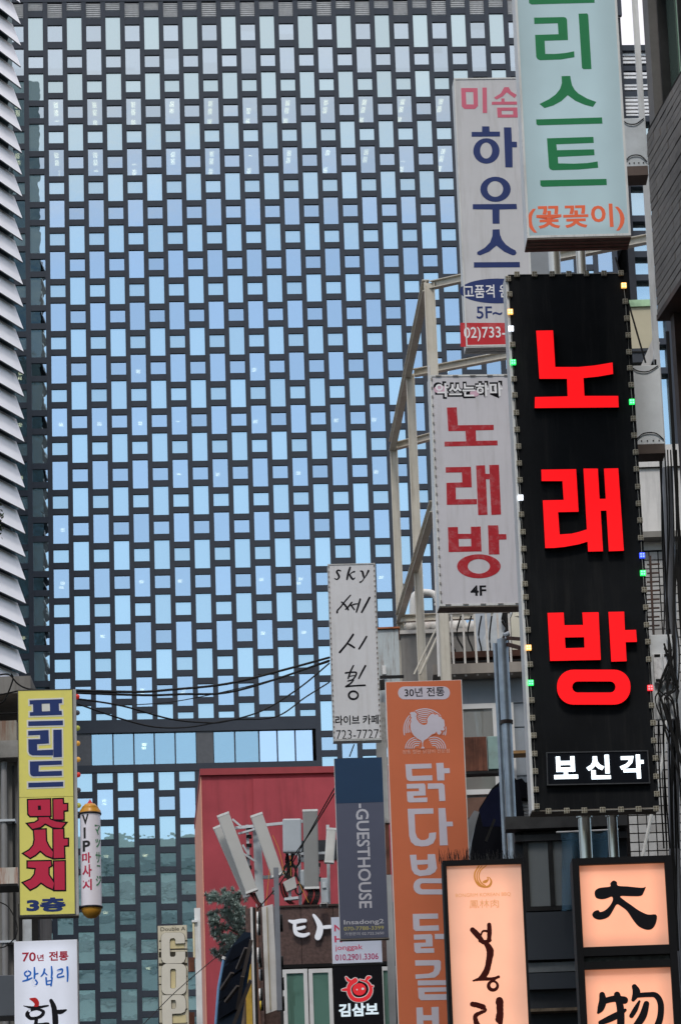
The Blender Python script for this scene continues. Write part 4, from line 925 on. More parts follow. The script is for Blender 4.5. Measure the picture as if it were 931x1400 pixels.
MB().box((.3, .12, zt+1.55), (wl, .2, zt+1.63)).build('window_rail', MATS['sill metal'], rb, rel=False)
for k in range(10):
    x = .3+k*.85; MB().box((x+.04, .22, zt+.11), (x+.44, .24, zt+1.54)).build('window_pane', gl_g, rb, rel=False); MB().box((x+.45, .225, zt+.11), (x+.81, .24, zt+1.54)).build('window_pane', pale_g, rb, rel=False)
    MB().box((x+.04, .22, zt+1.64), (x+.3, .24, ztop)).build('window_pane', gl_g, rb, rel=False); MB().box((x+.31, .225, zt+1.64), (x+.81, .24, ztop)).build('window_pane', pale_g, rb, rel=False)
    MB().box((x, .13, zt+.101), (x+.038, .26, ztop)).build('window_post', steel_k, rb, rel=False)
MB().box((-.05, .0, zb-.06), (wl, 3, zb-.001)).build('soffit', steel_d, rb, rel=False)
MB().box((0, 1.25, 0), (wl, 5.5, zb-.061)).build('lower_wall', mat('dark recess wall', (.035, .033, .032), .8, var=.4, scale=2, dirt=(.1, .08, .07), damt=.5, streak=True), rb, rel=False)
for x, w_, mm_ in ((.06, .16, steel_d), (.8, .2, steel_k), (1.75, .2, steel_d), (2.8, .2, steel_k)):
    MB().box((x, .12, 0), (x+w_, .3, zb-.062)).build('column', mm_, rb, rel=False)
m = MB()
for k in range(7): m.box((.05, .14, zb-1.1-k*1.1), (wl*.3, .28, zb-.98-k*1.1))
m.build('cross_rail', steel_d, rb, rel=False)
for k in range(3): MB().box((.28+k*.95, .35, zb-2.9), (1.0+k*.95, .4, zb-.9)).build('window_pane', gl_g, rb, rel=False)
b = MB(); b.tube([(-.02, -.05, zb-.5), (-.03, -.08, zb-3), (-.02, -.05, zb-6.5)], .012); b.tube([(.3, .02, zb-.3), (.32, 0, zb-4), (.28, 0, 0)], .02); b.build('cable', steel_k, rb, rel=False)

def gbox(name, label, corners, Y, depth, m, cat='box', bevel=.006, rimmed=False, yaw=0):
    (x0, y0), (x1, y1) = corners; p = A(x0, y1, Y); q = A(x1, y1, Y); t = A(x0-.03*(y1-y0), y0, Y)
    r = root(name, tuple(p), label, cat, rz=radians(yaw)); w_ = q.x-p.x; h_ = t.z-p.z
    MB().box((0, 0, 0), (w_, depth, h_)).build('body', m, r, rel=False, bevel=bevel)
    return r, w_, h_
galv = mat('galvanised grey', (.50, .54, .57), .45, metal=0, var=.12, scale=5, dirt=(.14, .13, .12), dscale=3, damt=.3)
def junction(lbl, c, Y, bm=None):
    r, w_, h_ = gbox('sign_bracket_box', lbl, c, Y, .3, bm or galv)
    MB().tube(catm([(0.01, -.012, h_-.02), (w_*.25, -.015, h_-.065), (w_*.6, -.015, h_-.07), (w_*.95, -.012, h_-.01)], 6), .006, 6).build('cable', steel_k, r, rel=False)
    MB().tube(catm([(0.01, -.012, .05), (w_*.3, -.015, .11), (w_*.7, -.015, .11), (w_*.98, -.012, .04)], 6), .006, 6).build('cable', steel_k, r, rel=False)
    MB().box((0, -.01, -.10), (w_, .28, -.001)).build('base_beam', mat('brown beam', (.10, .075, .065), .7, var=.2), r, rel=False)
    m = MB()
    for k in range(4): m.box((w_*(.2+.2*k), -.008, .03), (w_*(.2+.2*k)+.012, -.001, .042))
    m.build('bolts', steel_k, r, rel=False)
    return r
junction('grey metal box joining the pale blue florist sign to the wall', ((853, 162), (885, 228)), 33)
junction('grey metal box joining the big black sign to the wall, green light beside it', ((868, 500), (908, 608)), 33.4, mat('board grey', (.74, .77, .80), .5, var=.1, dirt=(.3, .29, .28), damt=.4))
r, w_, h_ = gbox('driver_board', 'grey board with two pale LED drivers and black cables, right of the black sign', ((893, 868), (925, 984)), 33.3, .05, MATS['board grey'])
for k in range(2):
    d_ = MB().box((w_*(.12+.42*k), -.06, h_*.42), (w_*(.12+.42*k)+w_*.34, -.001, h_*.76)).build('led_driver', mat('pale driver case', (.8, .8, .82), .4, dirt=(.2, .2, .2), damt=.5, dscale=12), r, rel=False, bevel=.004)
    MB().box((w_*(.12+.42*k)+.01, -.065, h_*.43), (w_*(.12+.42*k)+w_*.34-.01, -.0605, h_*.46)).box((w_*(.12+.42*k)+.01, -.065, h_*.72), (w_*(.12+.42*k)+w_*.34-.01, -.0605, h_*.75)).build('terminal_strip', steel_k, d_, rel=False)
rnd = random.Random(11)
for k in range(9):
    x0 = w_*rnd.uniform(.1, .9); b = MB(); b.tube(catm([(w_*rnd.uniform(.5, 1), -.07, h_*rnd.uniform(.8, 1.05)), (w_*rnd.uniform(.7, 1.1), -.09, h_*.7), (w_*rnd.uniform(.2, 1.1), -.08, h_*.35), (w_*rnd.uniform(.1, 1), -.09, h_*.15), (w_*rnd.uniform(.7, 1.2), -.07, -.25-k*.05)], 5), rnd.uniform(.007, .014), 6); b.build('cable', steel_k, r, rel=False)

# two stainless posts that carry the signs
stl = mat('stainless post', (.50, .48, .42), .28, metal=.85, var=.1, scale=2)
for px0, px1, r_, lb_ in ((765, 808, .062, 'shiny stainless sign post behind the black sign, left one of the pair'), (803, 846, .05, 'shiny stainless sign post behind the black sign, right one of the pair')):
    Y_ = 33.75; t = A(px0, 200, Y_); bq = A(px1-8, 1150, Y_); x_ = (t.x+bq.x)/2 
    r = root('sign_post', (bq.x, Y_, 0), lb_, 'post', 'stainless posts carrying the signs')
    MB().tube([(bq.x, Y_, 0), (bq.x, Y_, fz(60, Y_))], r_, 16).build('tube', stl, r)
    MB().tube([(bq.x, Y_, fz(1125, Y_)), (bq.x, Y_, fz(1117, Y_))], r_*1.25, 16).build('collar', stl, r)

# --- white building with mosaic tile behind the right edge of the black sign
YT = 47
tb = wroot('tile_building', 860, 1400, YT, 'white plastered building with square white tiles below, glimpsed right of the black sign', 'building', z0=0)
pls = mat('pale plaster', (.55, .54, .52), .85, var=.08, dirt=(.3, .3, .29), dscale=1.5, damt=.5, streak=True)
xL, xR = fx(846, YT, 900), fx(1010, YT, 900); zT = fz(608, YT, 880); zM = fz(752, YT, 880)
MB().box((xL, YT+.02, zM), (xR, YT+6, zT)).build('plaster_wall', pls, tb)
MB().box((xL, YT+.02, 0), (xR, YT+6, zM-.002)).build('lower_wall', mortar, tb)
MB().box((xL-.05, YT-.25, fz(741, YT, 880)), (xR, YT+.018, fz(733, YT, 880))).build('ledge', mat('ledge grey', (.2, .19, .17), .8), tb)
MB().box((xL, YT-.02, fz(640, YT, 880)), (xR, YT+.019, fz(639, YT, 880))).build('joint', mortar, tb)
tw = .125; tilem = [MB().box((.008, 0, .008), (tw-.008, .018, tw-.008)).mesh('wall_tile', mat('white wall tile%s' % ('', ' dull')[k], ((.40, .395, .38), (.31, .30, .285))[k], .35, var=.12, scale=6, dirt=(.25, .24, .22), dscale=4, damt=.4)) for k in (0, 1)]
cnt = 0; z = zM-.15; stuff_t = MB()
while z > fz(1290, YT, 900):
    x = xL
    while x < fx(935, YT, 1000):
        o = lk(bpy.data.objects.new('wall_tile', tilem[random.random() < .3]), tb) if cnt < 298 and x > fx(858, YT, 900) and x < fx(930, YT, 900) else None
        if o: o.location = (x-tb.location.x, YT-tb.location.y, z-tb.location.z); cnt += 1
        else: stuff_t.box((x+.008, YT, z+.008), (x+tw-.008, YT+.018, z+tw-.008))
        x += tw
    z -= tw
o = stuff_t.build('outer_wall_tiles', MATS['white wall tile'], tb); o['kind'] = 'stuff'
r = wroot('slanted_conduit', 877, 1175, 44, 'pale slanted pipe in front of the white tiled wall', 'pipe')
MB().tube([A(876, 1180, 44), A(889, 1118, 44), A(905, 1040, 44), A(912, 975, 44)], .022, 8).build('pipe', mat('pale pvc', (.55, .54, .5), .4), r)
r = wroot('conduit_rack', 888, 800, 44.5, 'thin grey pipe rack with short rungs on the tiled wall right of the black sign', 'pipe rack')
bars(r, 'rail', steel_d, [((888, 760, 44.5), (893, 870, 44.5), .03, .03)])
bars(r, 'rung', steel_d, [((884, 772+12*k, 44.5), (901, 771+12*k, 44.5), .02, .02) for k in range(8)])
r = wroot('downpipe', 925, 1100, 35.6, 'grey ribbed downpipe with cables at the far right edge', 'pipe')
MB().tube([A(912, 640, 36), A(917, 860, 36), A(922, 1180, 36), (A(922, 1180, 36).x, 36, 0)], .06, 12).build('pipe', mat('grey zinc', (.15, .155, .165), .5, metal=0, var=.15), r)
for k in range(5): MB().tube(catm([A(917+rnd.uniform(-4, 4), 860, 35.5), A(921+rnd.uniform(-8, 3), 1000, 35.5), A(921+rnd.uniform(-6, 4), 1100, 35.5), A(924+rnd.uniform(-8, 4), 1300, 35.5)], 5), .012, 6).build('cable', steel_k, r)
# beige box building top behind S4's right edge
YB = 60
r = wroot('beige_building', 850, 480, YB, 'beige wall with a green stained cap between the black sign and the brick building', 'building', z0=0)
MB().box((fx(842, YB, 480), YB, 0), (fx(896, YB, 480), YB+5, fz(414, YB, 870))).build('wall', mat('beige panel', (.42, .38, .27), .7, var=.08, scale=2), r)
MB().box((fx(842, YB, 480)-.02, YB-.05, fz(420, YB, 870)), (fx(896, YB, 480), YB+5, fz(411, YB, 870))).build('cap', mat('green stained cap', (.32, .48, .30), .7, var=.4, scale=3), r)
MB().box((fx(842, YB, 480), YB-.2, fz(500, YB, 870)), (fx(896, YB, 480), YB-.01, fz(481, YB, 870))).build('gap_fill', mat('dark fascia', (.045, .05, .06), .6), r)  # dark strip in place of an open gap, its shade put into the colour
MB().box((fx(842, YB, 480), YB-.22, fz(487, YB, 870)), (fx(896, YB, 480), YB-.201, fz(485, YB, 870))).build('gutter', steel_k, r)
r = wroot('white_pole_strip', 890, 400, 38, 'thin pale vertical metal strip at the corner of the brick building', 'post')
rp = A(893, 420, 38)
MB().bar((rp.x, 38, 0), (rp.x, 38, fz(-60, 38, 880)), .07, .05, up=(0, -1, 0)).build('strip', alu_pale, r)
r = wroot('diagonal_brace', 884, 500, 40, 'white diagonal beam poking up beside the grey metal box', 'beam')
bars(r, 'beam', pls, [((877, 512, 40), (896, 468, 40), .10, .12)])
r = wroot('support_wire', 867, 440, 34, 'thin black stay wire right of the top of the black sign', 'cable')
MB().tube([A(841, 352, 33.8), A(858, 412, 33.8), A(882, 496, 33.8)], .01, 6).build('wire', steel_k, r)

# --- beige steel frame on the roof
bs = mat('beige painted steel', (.52, .49, .42), .5, var=.1, scale=3, dirt=(.28, .24, .18), dscale=2.5, damt=.5, streak=True)
bsd = mat('beige painted steel shade side', (.46, .43, .37), .6, var=.1, scale=3)
sf = wroot('rooftop_steel_frame', 590, 925, 45, 'open beige steel frame of posts and beams rising behind the white karaoke sign', 'steel frame')
def ibeam(rt, a, b, w_, h_, up=(0, 0, 1), name='beam', m=bs):
    a = Vector(a); b = Vector(b); mm_ = MB(); d, x, y = mm_.frame(a, b, up)
    for s_ in (-1, 1): mm_.bar(a+y*(s_*(h_/2-.006)), b+y*(s_*(h_/2-.006)), w_, .012, up)
    mm_.bar(a, b, .01, h_-.0245, up); return mm_.build(name, m, rt)
def post(px, py, Y, w_, name='post', zbot=None):
    p = A(px, py, Y); zz_ = fz(1000, Y) if zbot is None else zbot
    mm_ = MB()
    for s_ in (-1, 1): mm_.box((p.x+s_*(w_/2-.008)-.008, Y-w_/2, zz_), (p.x+s_*(w_/2-.008)+.008, Y+w_/2, p.z))
    mm_.box((p.x-w_/2+.017, Y-.03, zz_), (p.x+w_/2-.017, Y-.012, p.z)); return mm_.build(name, bs, sf)
post(586.5, 388, 45, .145); post(560.5, 512, 48.6, .125); post(538, 612, 52, .12)
ibeam(sf, A(582, 390, 45), A(536, 610, 52), .10, .17); 
ibeam(sf, A(592, 692, 45), A(545, 846, 52), .10, .16)
def rung(a, b, w_=.1): ibeam(sf, a, b, w_, .11, name='cross_beam')
rung(A(590, 390, 45), A(760, 352, 43.4)); rung(A(757, 352, 43.4), A(930, 318, 41.9), .12); rung(A(566, 510, 48.6), A(700, 484, 47.5)); rung(A(541, 610, 52), A(600, 594, 51.4)); rung(A(548, 846, 51.5), A(720, 838, 51)); 
rung(A(690, 486, 47.5), A(760, 470, 47))
b = MB(); b.tube([A(612, 838, 45.5), A(598, 870, 45.5), A(574, 922, 45.5)], .02, 6); b.tube([A(607, 838, 45.8), A(590, 872, 45.8), A(566, 922, 45.8)], .014, 6); b.build('brace', bs, sf)
b = MB(); b.box((fx(600, 44.6, 840), 44.6, fz(1000, 44.6)), (fx(612, 44.6, 840), 44.75, fz(480, 44.6))); b.build('post', bs, sf)
MB().tube([A(586, 500, 44.4), A(600, 925, 44.4)], .018, 8).build('conduit', pls, sf)
b = MB(); b.box((fx(748, 45.5, 350), 45.5, fz(520, 45.5)), (fx(756, 45.5, 350), 45.65, fz(326, 45.5, 750))); b.build('post', bs, sf)
r = wroot('grey_duct', 742, 400, 40, 'grey sheet metal duct between the two tall signs, above the black sign', 'duct')
MB().box((fx(727, 40, 400), 40, fz(560, 40, 740)), (fx(752, 40, 400), 40.4, fz(335, 40, 740))).build('duct', mat('grey sheet', (.22, .24, .26), .5, var=.1), r)

# --- rooftop building behind the orange sign
YG = 46.5
gb = wroot('grey_rooftop_building', 640, 1000, YG, 'low grey building with white window frames behind the orange and black signs', 'building', z0=0)
sid = mat('grey blue siding', (.24, .27, .30), .6, var=.08, scale=2, dirt=(.15, .15, .15), damt=.4, streak=True)
xa, xb = fx(604, YG, 1000), fx(735, YG, 1000); z1_ = fz(928, YG, 660)
MB().box((xa, YG+.03, 0), (xb, YG+7, z1_)).build('wall', sid, gb)
MB().box((xa-.1, YG-.35, z1_+.001), (xb, YG+7, fz(922, YG, 660)+.08)).build('roof_slab', mat('dusty roof edge', (.26, .235, .205), .8, var=.2, scale=2, dirt=(.15, .13, .11), damt=.5, streak=True), gb)
for k in range(7):
    z = z1_-.03-k*.34
    if z < fz(1120, YG): break
    for xx0, xx1 in (((xa, xb),) if k < 1 else ((fx(686, YG, 1000), xb),)) : MB().box((xx0, YG, z-.32), (xx1, YG+.029, z)).build('siding_board', sid, gb)
wf = mat('white window frame', (.60, .60, .59), .4, var=.06, dirt=(.4, .38, .35), damt=.4); wg = glass('grey window glass', (.6, .62, .62), None, refl=.35, diffuse=(.26, .26, .24), wav=.002)
def window(rt, x0, x1, y0, y1, Y, fr=.06, mul=(), frm=wf, gm=wg, name='window', px=660):
    X0, X1, Z0, Z1 = fx(x0, Y, (y0+y1)/2), fx(x1, Y, (y0+y1)/2), fz(y1, Y, px), fz(y0, Y, px)
    m = MB(); m.box((X0, Y-.06, Z0), (X0+fr, Y-.001, Z1)).box((X1-fr, Y-.06, Z0), (X1, Y-.001, Z1)).box((X0+fr, Y-.06, Z0), (X1-fr, Y-.001, Z0+fr)).box((X0+fr, Y-.06, Z1-fr), (X1-fr, Y-.001, Z1))
    for q in mul: xm = X0+(X1-X0)*q; m.box((xm-fr/2, Y-.065, Z0+fr), (xm+fr/2, Y-.001, Z1-fr))
    f = m.build(name, frm, rt)
    e = [0]+list(mul)+[1]
    for k in range(len(e)-1):
        a_ = X0+(X1-X0)*e[k]+(fr if k == 0 else fr/2)+.001; b_ = X0+(X1-X0)*e[k+1]-(fr if k == len(e)-2 else fr/2)-.001
        pm = MB().box((a_, Y-.03, Z0+fr), (b_, Y-.01, Z1-fr)); l = rt.location; pm.v = [(v[0]-l.x, v[1]-l.y, v[2]-l.z) for v in pm.v]
        o = MB(); o.v, o.f, o.m, o.sm = pm.v, pm.f, pm.m, pm.sm; o = lk(bpy.data.objects.new('pane', o.mesh('pane', gm)), f)
    return f
window(gb, 606, 704, 963, 1087, YG, .07, (.74,))
MB().box((fx(600, YG, 1090), YG-.1, fz(1121, YG)), (fx(690, YG, 1090), YG-.01, fz(1094, YG))).build('brown_panel', mat('brown wood', (.13, .07, .05), .7, var=.3), gb)
rust = mat('rusted red sheet', (.10, .035, .02), .75, var=.5, scale=4, dirt=(.25, .10, .06), dscale=3, damt=.6, streak=True); teal = mat('teal grey sheet', (.22, .33, .31), .6, var=.1, dirt=(.12, .1, .08), damt=.4)
r = wroot('old_sign_box', 660, 1056, 45.3, 'rusty red and teal metal sheets of an old sign box beside the galvanised pole', 'metal box')
MB().box((fx(632, 45.3), 45.3, fz(1056, 45.3)), (fx(664, 45.3), 45.5, fz(1009, 45.3))).build('rusty_panel', rust, r, bevel=.01); MB().box((fx(665.5, 45.3), 45.3, fz(1054, 45.3)), (fx(686, 45.3), 45.5, fz(1009, 45.3))).build('teal_panel', teal, r, bevel=.01)
MB().box((fx(630, 45.3), 45.28, fz(1060, 45.3)), (fx(690, 45.3), 45.5, fz(1056.5, 45.3))).build('rail', steel_k, r)
# parapet wall, tanks and clutter on the roof
pw = wroot('concrete_parapet', 600, 925, 50.5, 'weathered grey concrete wall on the roof behind the railing', 'wall')
MB().box((fx(549, 50.5, 900), 50.5, fz(960, 50.5)), (fx(668, 50.5, 900), 50.8, fz(866, 50.5))).build('wall', concrete, pw)
MB().box((fx(549, 50.5, 900)-.03, 50.45, fz(866, 50.5)+.001), (fx(668, 50.5, 900), 50.85, fz(861, 50.5))).build('coping', mat('pale coping', (.42, .40, .37), .9, var=.2), pw)
r = wroot('peeling_metal_cabinet', 530, 925, 47.5, 'pale blue peeling rust streaked cabinet right of the sky cafe sign', 'cabinet')
MB().box((fx(514, 47.5, 900), 47.5, fz(1010, 47.5, 530)), (fx(546, 47.5, 900), 48.1, fz(861, 47.5, 530))).build('body', mat('peeling blue paint', (.38, .42, .43), .7, var=.12, scale=2, dirt=(.14, .075, .04), dscale=2.6, damt=.95, streak=True), r)
MB().box((fx(514, 47.5, 900), 47.46, fz(862, 47.5, 530)+.02), (fx(548, 47.5, 900), 48.15, fz(858, 47.5, 530))).build('lid', mat('rust orange cap', (.30, .10, .04), .8, var=.4, scale=8), r)
MB().box((fx(522, 47.4, 900), 47.42, fz(921, 47.4, 530)), (fx(527, 47.4, 900), 47.49, fz(909, 47.4, 530))).build('small_box', wf, r)
bars(r, 'pipe', steel_k, [((519, 926, 47.3), (552, 925, 47.3), .04, .04), ((521, 930, 47.3), (523, 943, 47.3), .09, .06)])
for i_, (x0, x1, y0, y1, Y_, c_) in enumerate(((551, 570, 905, 927, 49, None),)): pass
r = wroot('white_vent_pipe', 565, 870, 53, 'thick white bent pipe rising above the concrete wall', 'pipe')
MB().tube(catm([A(564, 872, 53), A(564, 830, 53), A(566, 815, 53), A(575, 810, 53), A(590, 811, 53), A(597, 818, 53), A(598, 828, 53)], 5), .052, 14).build('pipe', mat('white lagging', (.62, .61, .58), .5, var=.08, bump=.3), r)
r = wroot('lagged_pipe', 590, 866, 52, 'rough white wrapped pipe lying along the concrete wall top, orange patches', 'pipe')
b = MB(); pts = []; rr = []
for k in range(30): x = 553+k*4.2; pts.append(A(x, 857+2*sin(k*1.3), 52)); rr.append(.085+.02*sin(k*2.1)+(.04 if 11 < k < 19 else 0))
b.tube(pts, rr, 10); b.build('pipe', mat('dirty white wrap', (.55, .54, .51), .8, var=.2, scale=6, dirt=(.45, .16, .06), dscale=2.5, damt=.7, bump=.4), r)
rl = wroot('roof_railing', 612, 922, 46.2, 'pale steel railing with upright bars under the white karaoke sign', 'railing')
ry = 46.2; rm_ = mat('pale railing paint', (.55, .53, .49), .5, var=.1, dirt=(.25, .14, .1), dscale=4, damt=.5)
bars(rl, 'rail', rm_, [((606, 919, ry), (722, 915, ry), .045, .04), ((604, 838, ry), (722, 834, ry), .045, .04)])
bars(rl, 'baluster', rm_, [((616.5+15.7*k, 839, ry), (621+15.7*k, 925-k*.6, ry), .028, .028) for k in range(7)])
r = wroot('rusty_roof_beams', 650, 900, 48, 'dark rusty steel channels lying behind the roof railing', 'beam')
rs = mat('dark rust', (.05, .025, .018), .8, var=.4, scale=5)
bars(r, 'beam', rs, [((612, 898, 48), (722, 894, 48), .2, .09), ((612, 914, 48), (722, 910, 48), .2, .09)]); 
MB().box((fx(612, 48.3, 905), 48.3, fz(925, 48.3)), (fx(722, 48.3, 905), 48.4, fz(897, 48.3))).build('backing', steel_k, r)
r = wroot('water_heater', 667, 896, 49.5, 'tall grey metal unit with a slanted duct behind the roof railing', 'roof unit')
MB().box((fx(650, 49.5, 870), 49.5, fz(930, 49.5)), (fx(672, 49.5, 870), 50, fz(828, 49.5))).build('unit', mat('pale blue grey unit', (.38, .42, .47), .4, var=.12), r)
MB().bar(A(662, 902, 49.2), A(690, 832, 49.2), .25, .25, up=(0, -1, 0)).build('slanted_duct', galv, r); 
MB().box((fx(681, 49.6, 870), 49.55, fz(930, 49.5)), (fx(699, 49.6, 870), 50.2, fz(822, 49.5))).build('grey_case', mat('mid grey case', (.2, .2, .19), .6, var=.2), r)
b = MB()
for k in range(6): b.tube(catm([A(688+k*1.5, 836, 49), A(686+k*2, 850+k*2, 49), A(694-k*.8, 862, 49), A(689+k*2, 880, 49)], 4), .014, 6)
b.build('cable', steel_k, r)
for k in range(5): MB().tube(catm([A(616+k*14, 842, 48.8), A(609+k*15, 868, 48.8), A(622+k*12, 890, 48.8), A(614+k*14, 905, 48.8)], 4), .014, 6).build('cable', steel_k, r)
r = wroot('cream_wall_sliver', 712, 910, 47.2, 'cream wall sliver right of the roof clutter, beside the black sign', 'wall')
MB().box((fx(697, 51, 900), 51, fz(930, 51)), (fx(730, 51, 900), 51.3, fz(836, 51))).build('wall', mat('cream wall', (.62, .60, .50), .8, var=.08), r)
# galvanised pole pair
gp = wroot('galvanised_pole', 698, 1170, 38, 'pair of galvanised poles between the orange sign and the black sign', 'pole', z0=0)
pz = mat('galvanised pole zinc', (.30, .34, .37), .38, metal=.45, var=.2, scale=6)
pb = A(701, 1168, 38); MB().tube([(pb.x, 38, 0), (pb.x, 38, fz(988, 38, 690))], .056, 16).build('lower_tube', pz, gp)
pb2 = A(697, 1168, 38.02); MB().tube([(pb.x-.004, 38, fz(987, 38, 690)), (pb.x-.004, 38, fz(874, 38, 690))], .062, 16).build('upper_tube', pz, gp)
MB().tube([(pb.x, 38, fz(990, 38, 690)), (pb.x, 38, fz(985, 38, 690))], .072, 16).build('coupling', steel_d, gp)
MB().tube([(pb.x-.085, 38.05, 0), (pb.x-.085, 38.05, fz(878, 38, 690))], .028, 10).build('thin_tube', pz, gp)
bars(gp, 'arm', rs, [((690, 872, 38.1), (715, 874, 37.4), .04, .04), ((690, 880, 38.1), (712, 886, 37.4), .04, .04)])
MB().tube([A(692, 874, 38), A(690, 868, 38), A(696, 866, 38)], .03, 8).build('cap', galv, gp)

# --- dark awning and dark shopfront between the lit signs
YD = 37.5
db = wroot('dark_shopfront', 745, 1400, YD, 'dark building front with grey windows between the peach and black framed signs', 'building', z0=0)
dkw = mat('charcoal wall panel', (.028, .031, .035), .6, var=.2); dkp = mat('slate wall panel', (.038, .044, .052), .5, var=.1, scale=1)
X0, X1 = fx(706, YD, 1200), fx(860, YD, 1200); zt_ = fz(1118, YD, 750)
MB().box((X0, YD+.1, 0), (X1, YD+6, zt_)).build('wall', dkw, db)
MB().box((X0-.1, YD-.15, zt_-.14), (X1, YD+.09, zt_)).build('cornice', mat('sooty cornice', (.045, .045, .045), .7, var=.3, scale=5), db)
MB().box((X0, YD-.05, zt_-.26), (X1, YD+.09, zt_-.19)).build('rail', mat('sooty cornice', (1, 1, 1)), db)
sg_ = mat('dull grey blind', (.13, .145, .15), .5, var=.08, scale=2, dirt=(.09, .1, .1), damt=.5)
window(db, 716, 790, 1138, 1246, YD+.05, .05, (.5,), frm=steel_k, gm=sg_, px=750)
MB().box((fx(720, YD, 1300), YD-.02, fz(1312, YD, 750)), (X1, YD+.09, fz(1247, YD, 750))).build('panel', dkp, db)
MB().box((fx(720, YD, 1320), YD+.04, fz(1328, YD, 750)), (X1, YD+.09, fz(1315, YD, 750))).build('panel', mat('mid grey strip', (.12, .13, .135), .4, var=.15, scale=8), db)
MB().box((fx(720, YD, 1340), YD, fz(1352, YD, 750)), (X1, YD+.09, fz(1330, YD, 750))).build('panel', dkp, db)
MB().box((fx(720, YD, 1380), YD-.1, fz(1384, YD, 750)), (X1, YD+.09, fz(1380, YD, 750))).build('ledge', mat('rust ledge', (.12, .09, .06), .7, var=.5, scale=12), db)
net = bpy.data.materials.new('blue net'); net.use_nodes = True; bsdf = net.node_tree.nodes['Principled BSDF']; bsdf.inputs['Base Color'].default_value = (.03, .10, .16, 1); bsdf.inputs['Alpha'].default_value = .55; bsdf.inputs['Roughness'].default_value = .7
r = wroot('blue_net', 775, 1240, YD-.2, 'sheer dark blue netting hung behind the steel posts', 'net')
b = MB(); n_ = 14; vs = []
for j in range(9):
    for i in range(n_):
        p = A(764+i*5.2+ (4 if j else 0), 1137+j*13.5, YD-.25); vs.append((p.x, p.y+.05*sin(i*1.4+j*.25), p.z+(.02*cos(i*.9) if j == 0 else 0)))
b.add(vs, [(j*n_+i, j*n_+i+1, (j+1)*n_+i+1, (j+1)*n_+i) for j in range(8) for i in range(n_-1)], 0, True); b.build('net', net, r)
MB().tube([A(760, 1138, YD-.26), A(845, 1134, YD-.26)], .01, 6).build('line', pls, r)
aw = wroot('black_folded_awning', 660, 1165, 41.5, 'black tarpaulin awning sloping down behind the galvanised pole', 'awning')
blt = mat('black tarp', (.004, .0042, .006), .9, var=.3, scale=2, bump=.3)
def slab_px(pts, Y0, th, m, name, rt, Yf=None):
    P_ = [A(x, y, Y0 if Yf is None else Yf(x, y)) for x, y in pts]; n_ = len(P_)
    tri = tessellate_polygon([[Vector((p.x, p.z, 0)) for p in P_]])
    vs = [tuple(p) for p in P_]+[(p.x, p.y+th, p.z) for p in P_]
    return MB().add(vs, [tuple(t) for t in tri]+[tuple(i+n_ for i in t[::-1]) for t in tri]+[(i, (i+1) % n_, (i+1) % n_+n_, i+n_) for i in range(n_)]).build(name, m, rt)
slab_px([(686, 1066), (708, 1068), (716, 1110), (718, 1200), (642, 1200), (645, 1150), (655, 1105), (672, 1078)], 41.5, .8, blt, 'tarp', aw, lambda x, y: 41.5+(700-x)*.012)
slab_px([(634, 1130), (648, 1108), (655, 1110), (644, 1148), (636, 1175)], 41.4, .02, mat('grey tarp panel', (.2, .21, .22), .6), 'side_panel', aw)
slab_px([(655, 1108), (672, 1080), (684, 1074), (686, 1130), (660, 1130)], 41.35, .02, mat('deep navy tarp', (.004, .006, .022), .8, bump=.3), 'navy_panel', aw)
bars(aw, 'rib', steel_k, [((687, 1060, 41.2), (691, 1190, 41.2), .035, .03), ((664, 1150, 41.2), (676, 1120, 41.2), .03, .03)])
bars(aw, 'stay', mat('rusty yellow stay', (.22, .15, .08), .7, var=.4), [((690, 1066, 40.6), (693, 1125, 40.6), .05, .03), ((694, 1125, 40.6), (695, 1178, 40.6), .03, .03)])

# --- strip between guesthouse sign and orange sign
r = wroot('rusty_side_post', 530, 1200, 45, 'narrow grey post with dark gap between the guesthouse and orange signs', 'post', z0=0)
px_ = A(534, 1300, 45); MB().box((px_.x-.05, 45, 0), (px_.x+.05, 45.15, fz(1196, 45, 530))).build('lower_post', mat('grey post', (.30, .31, .31), .6, var=.1, scale=3), r)
MB().box((px_.x-.075, 45.02, fz(1195, 45, 530)), (px_.x+.04, 45.14, fz(1126, 45, 530))).build('rusty_section', rust, r)
MB().box((px_.x-.09, 45.0, fz(1125, 45, 530)), (px_.x+.05, 45.15, fz(960, 45, 530))).build('upper_post', mat('pale flaky post', (.45, .44, .41), .7, var=.15, dirt=(.12, .1, .08), dscale=3, damt=.9), r)
b = MB(); b.tube([A(537, 1130, 44.9), A(540, 1240, 44.9), A(543, 1400, 44.9)], .012, 6); b.build('cable', steel_k, r)

# --- brown granite building with channel letters
YN = 52
nb = wroot('granite_building', 450, 1400, YN, 'brown granite building with white channel letters and white framed windows, bottom centre', 'building', z0=0)
gran = mat('brown granite', (.085, .05, .043), .45, var=.45, scale=22, dirt=(.05, .03, .028), dscale=1.2, damt=.5)
xg0, xg1 = fx(383, YN, 1300), fx(560, YN, 1300); zg1, zg0 = fz(1239, YN, 450), fz(1317, YN, 450)
MB().box((xg0, YN+.06, 0), (xg1, YN+8, zg1-.02)).build('wall', mat('dark inner wall', (.03, .03, .03), .8), nb)
e = [383, 412.5, 457, 500, 560]
for k in range(4):
    MB().box((fx(e[k], YN, 1300)+.004, YN, zg0), (fx(e[k+1], YN, 1300)-.004, YN+.059, zg1)).build('granite_slab', gran, nb)
MB().box((xg0-.02, YN-.03, zg1+.001), (xg1, YN+.3, zg1+.03)).build('coping', mat('dark coping', (.05, .035, .03), .6), nb)
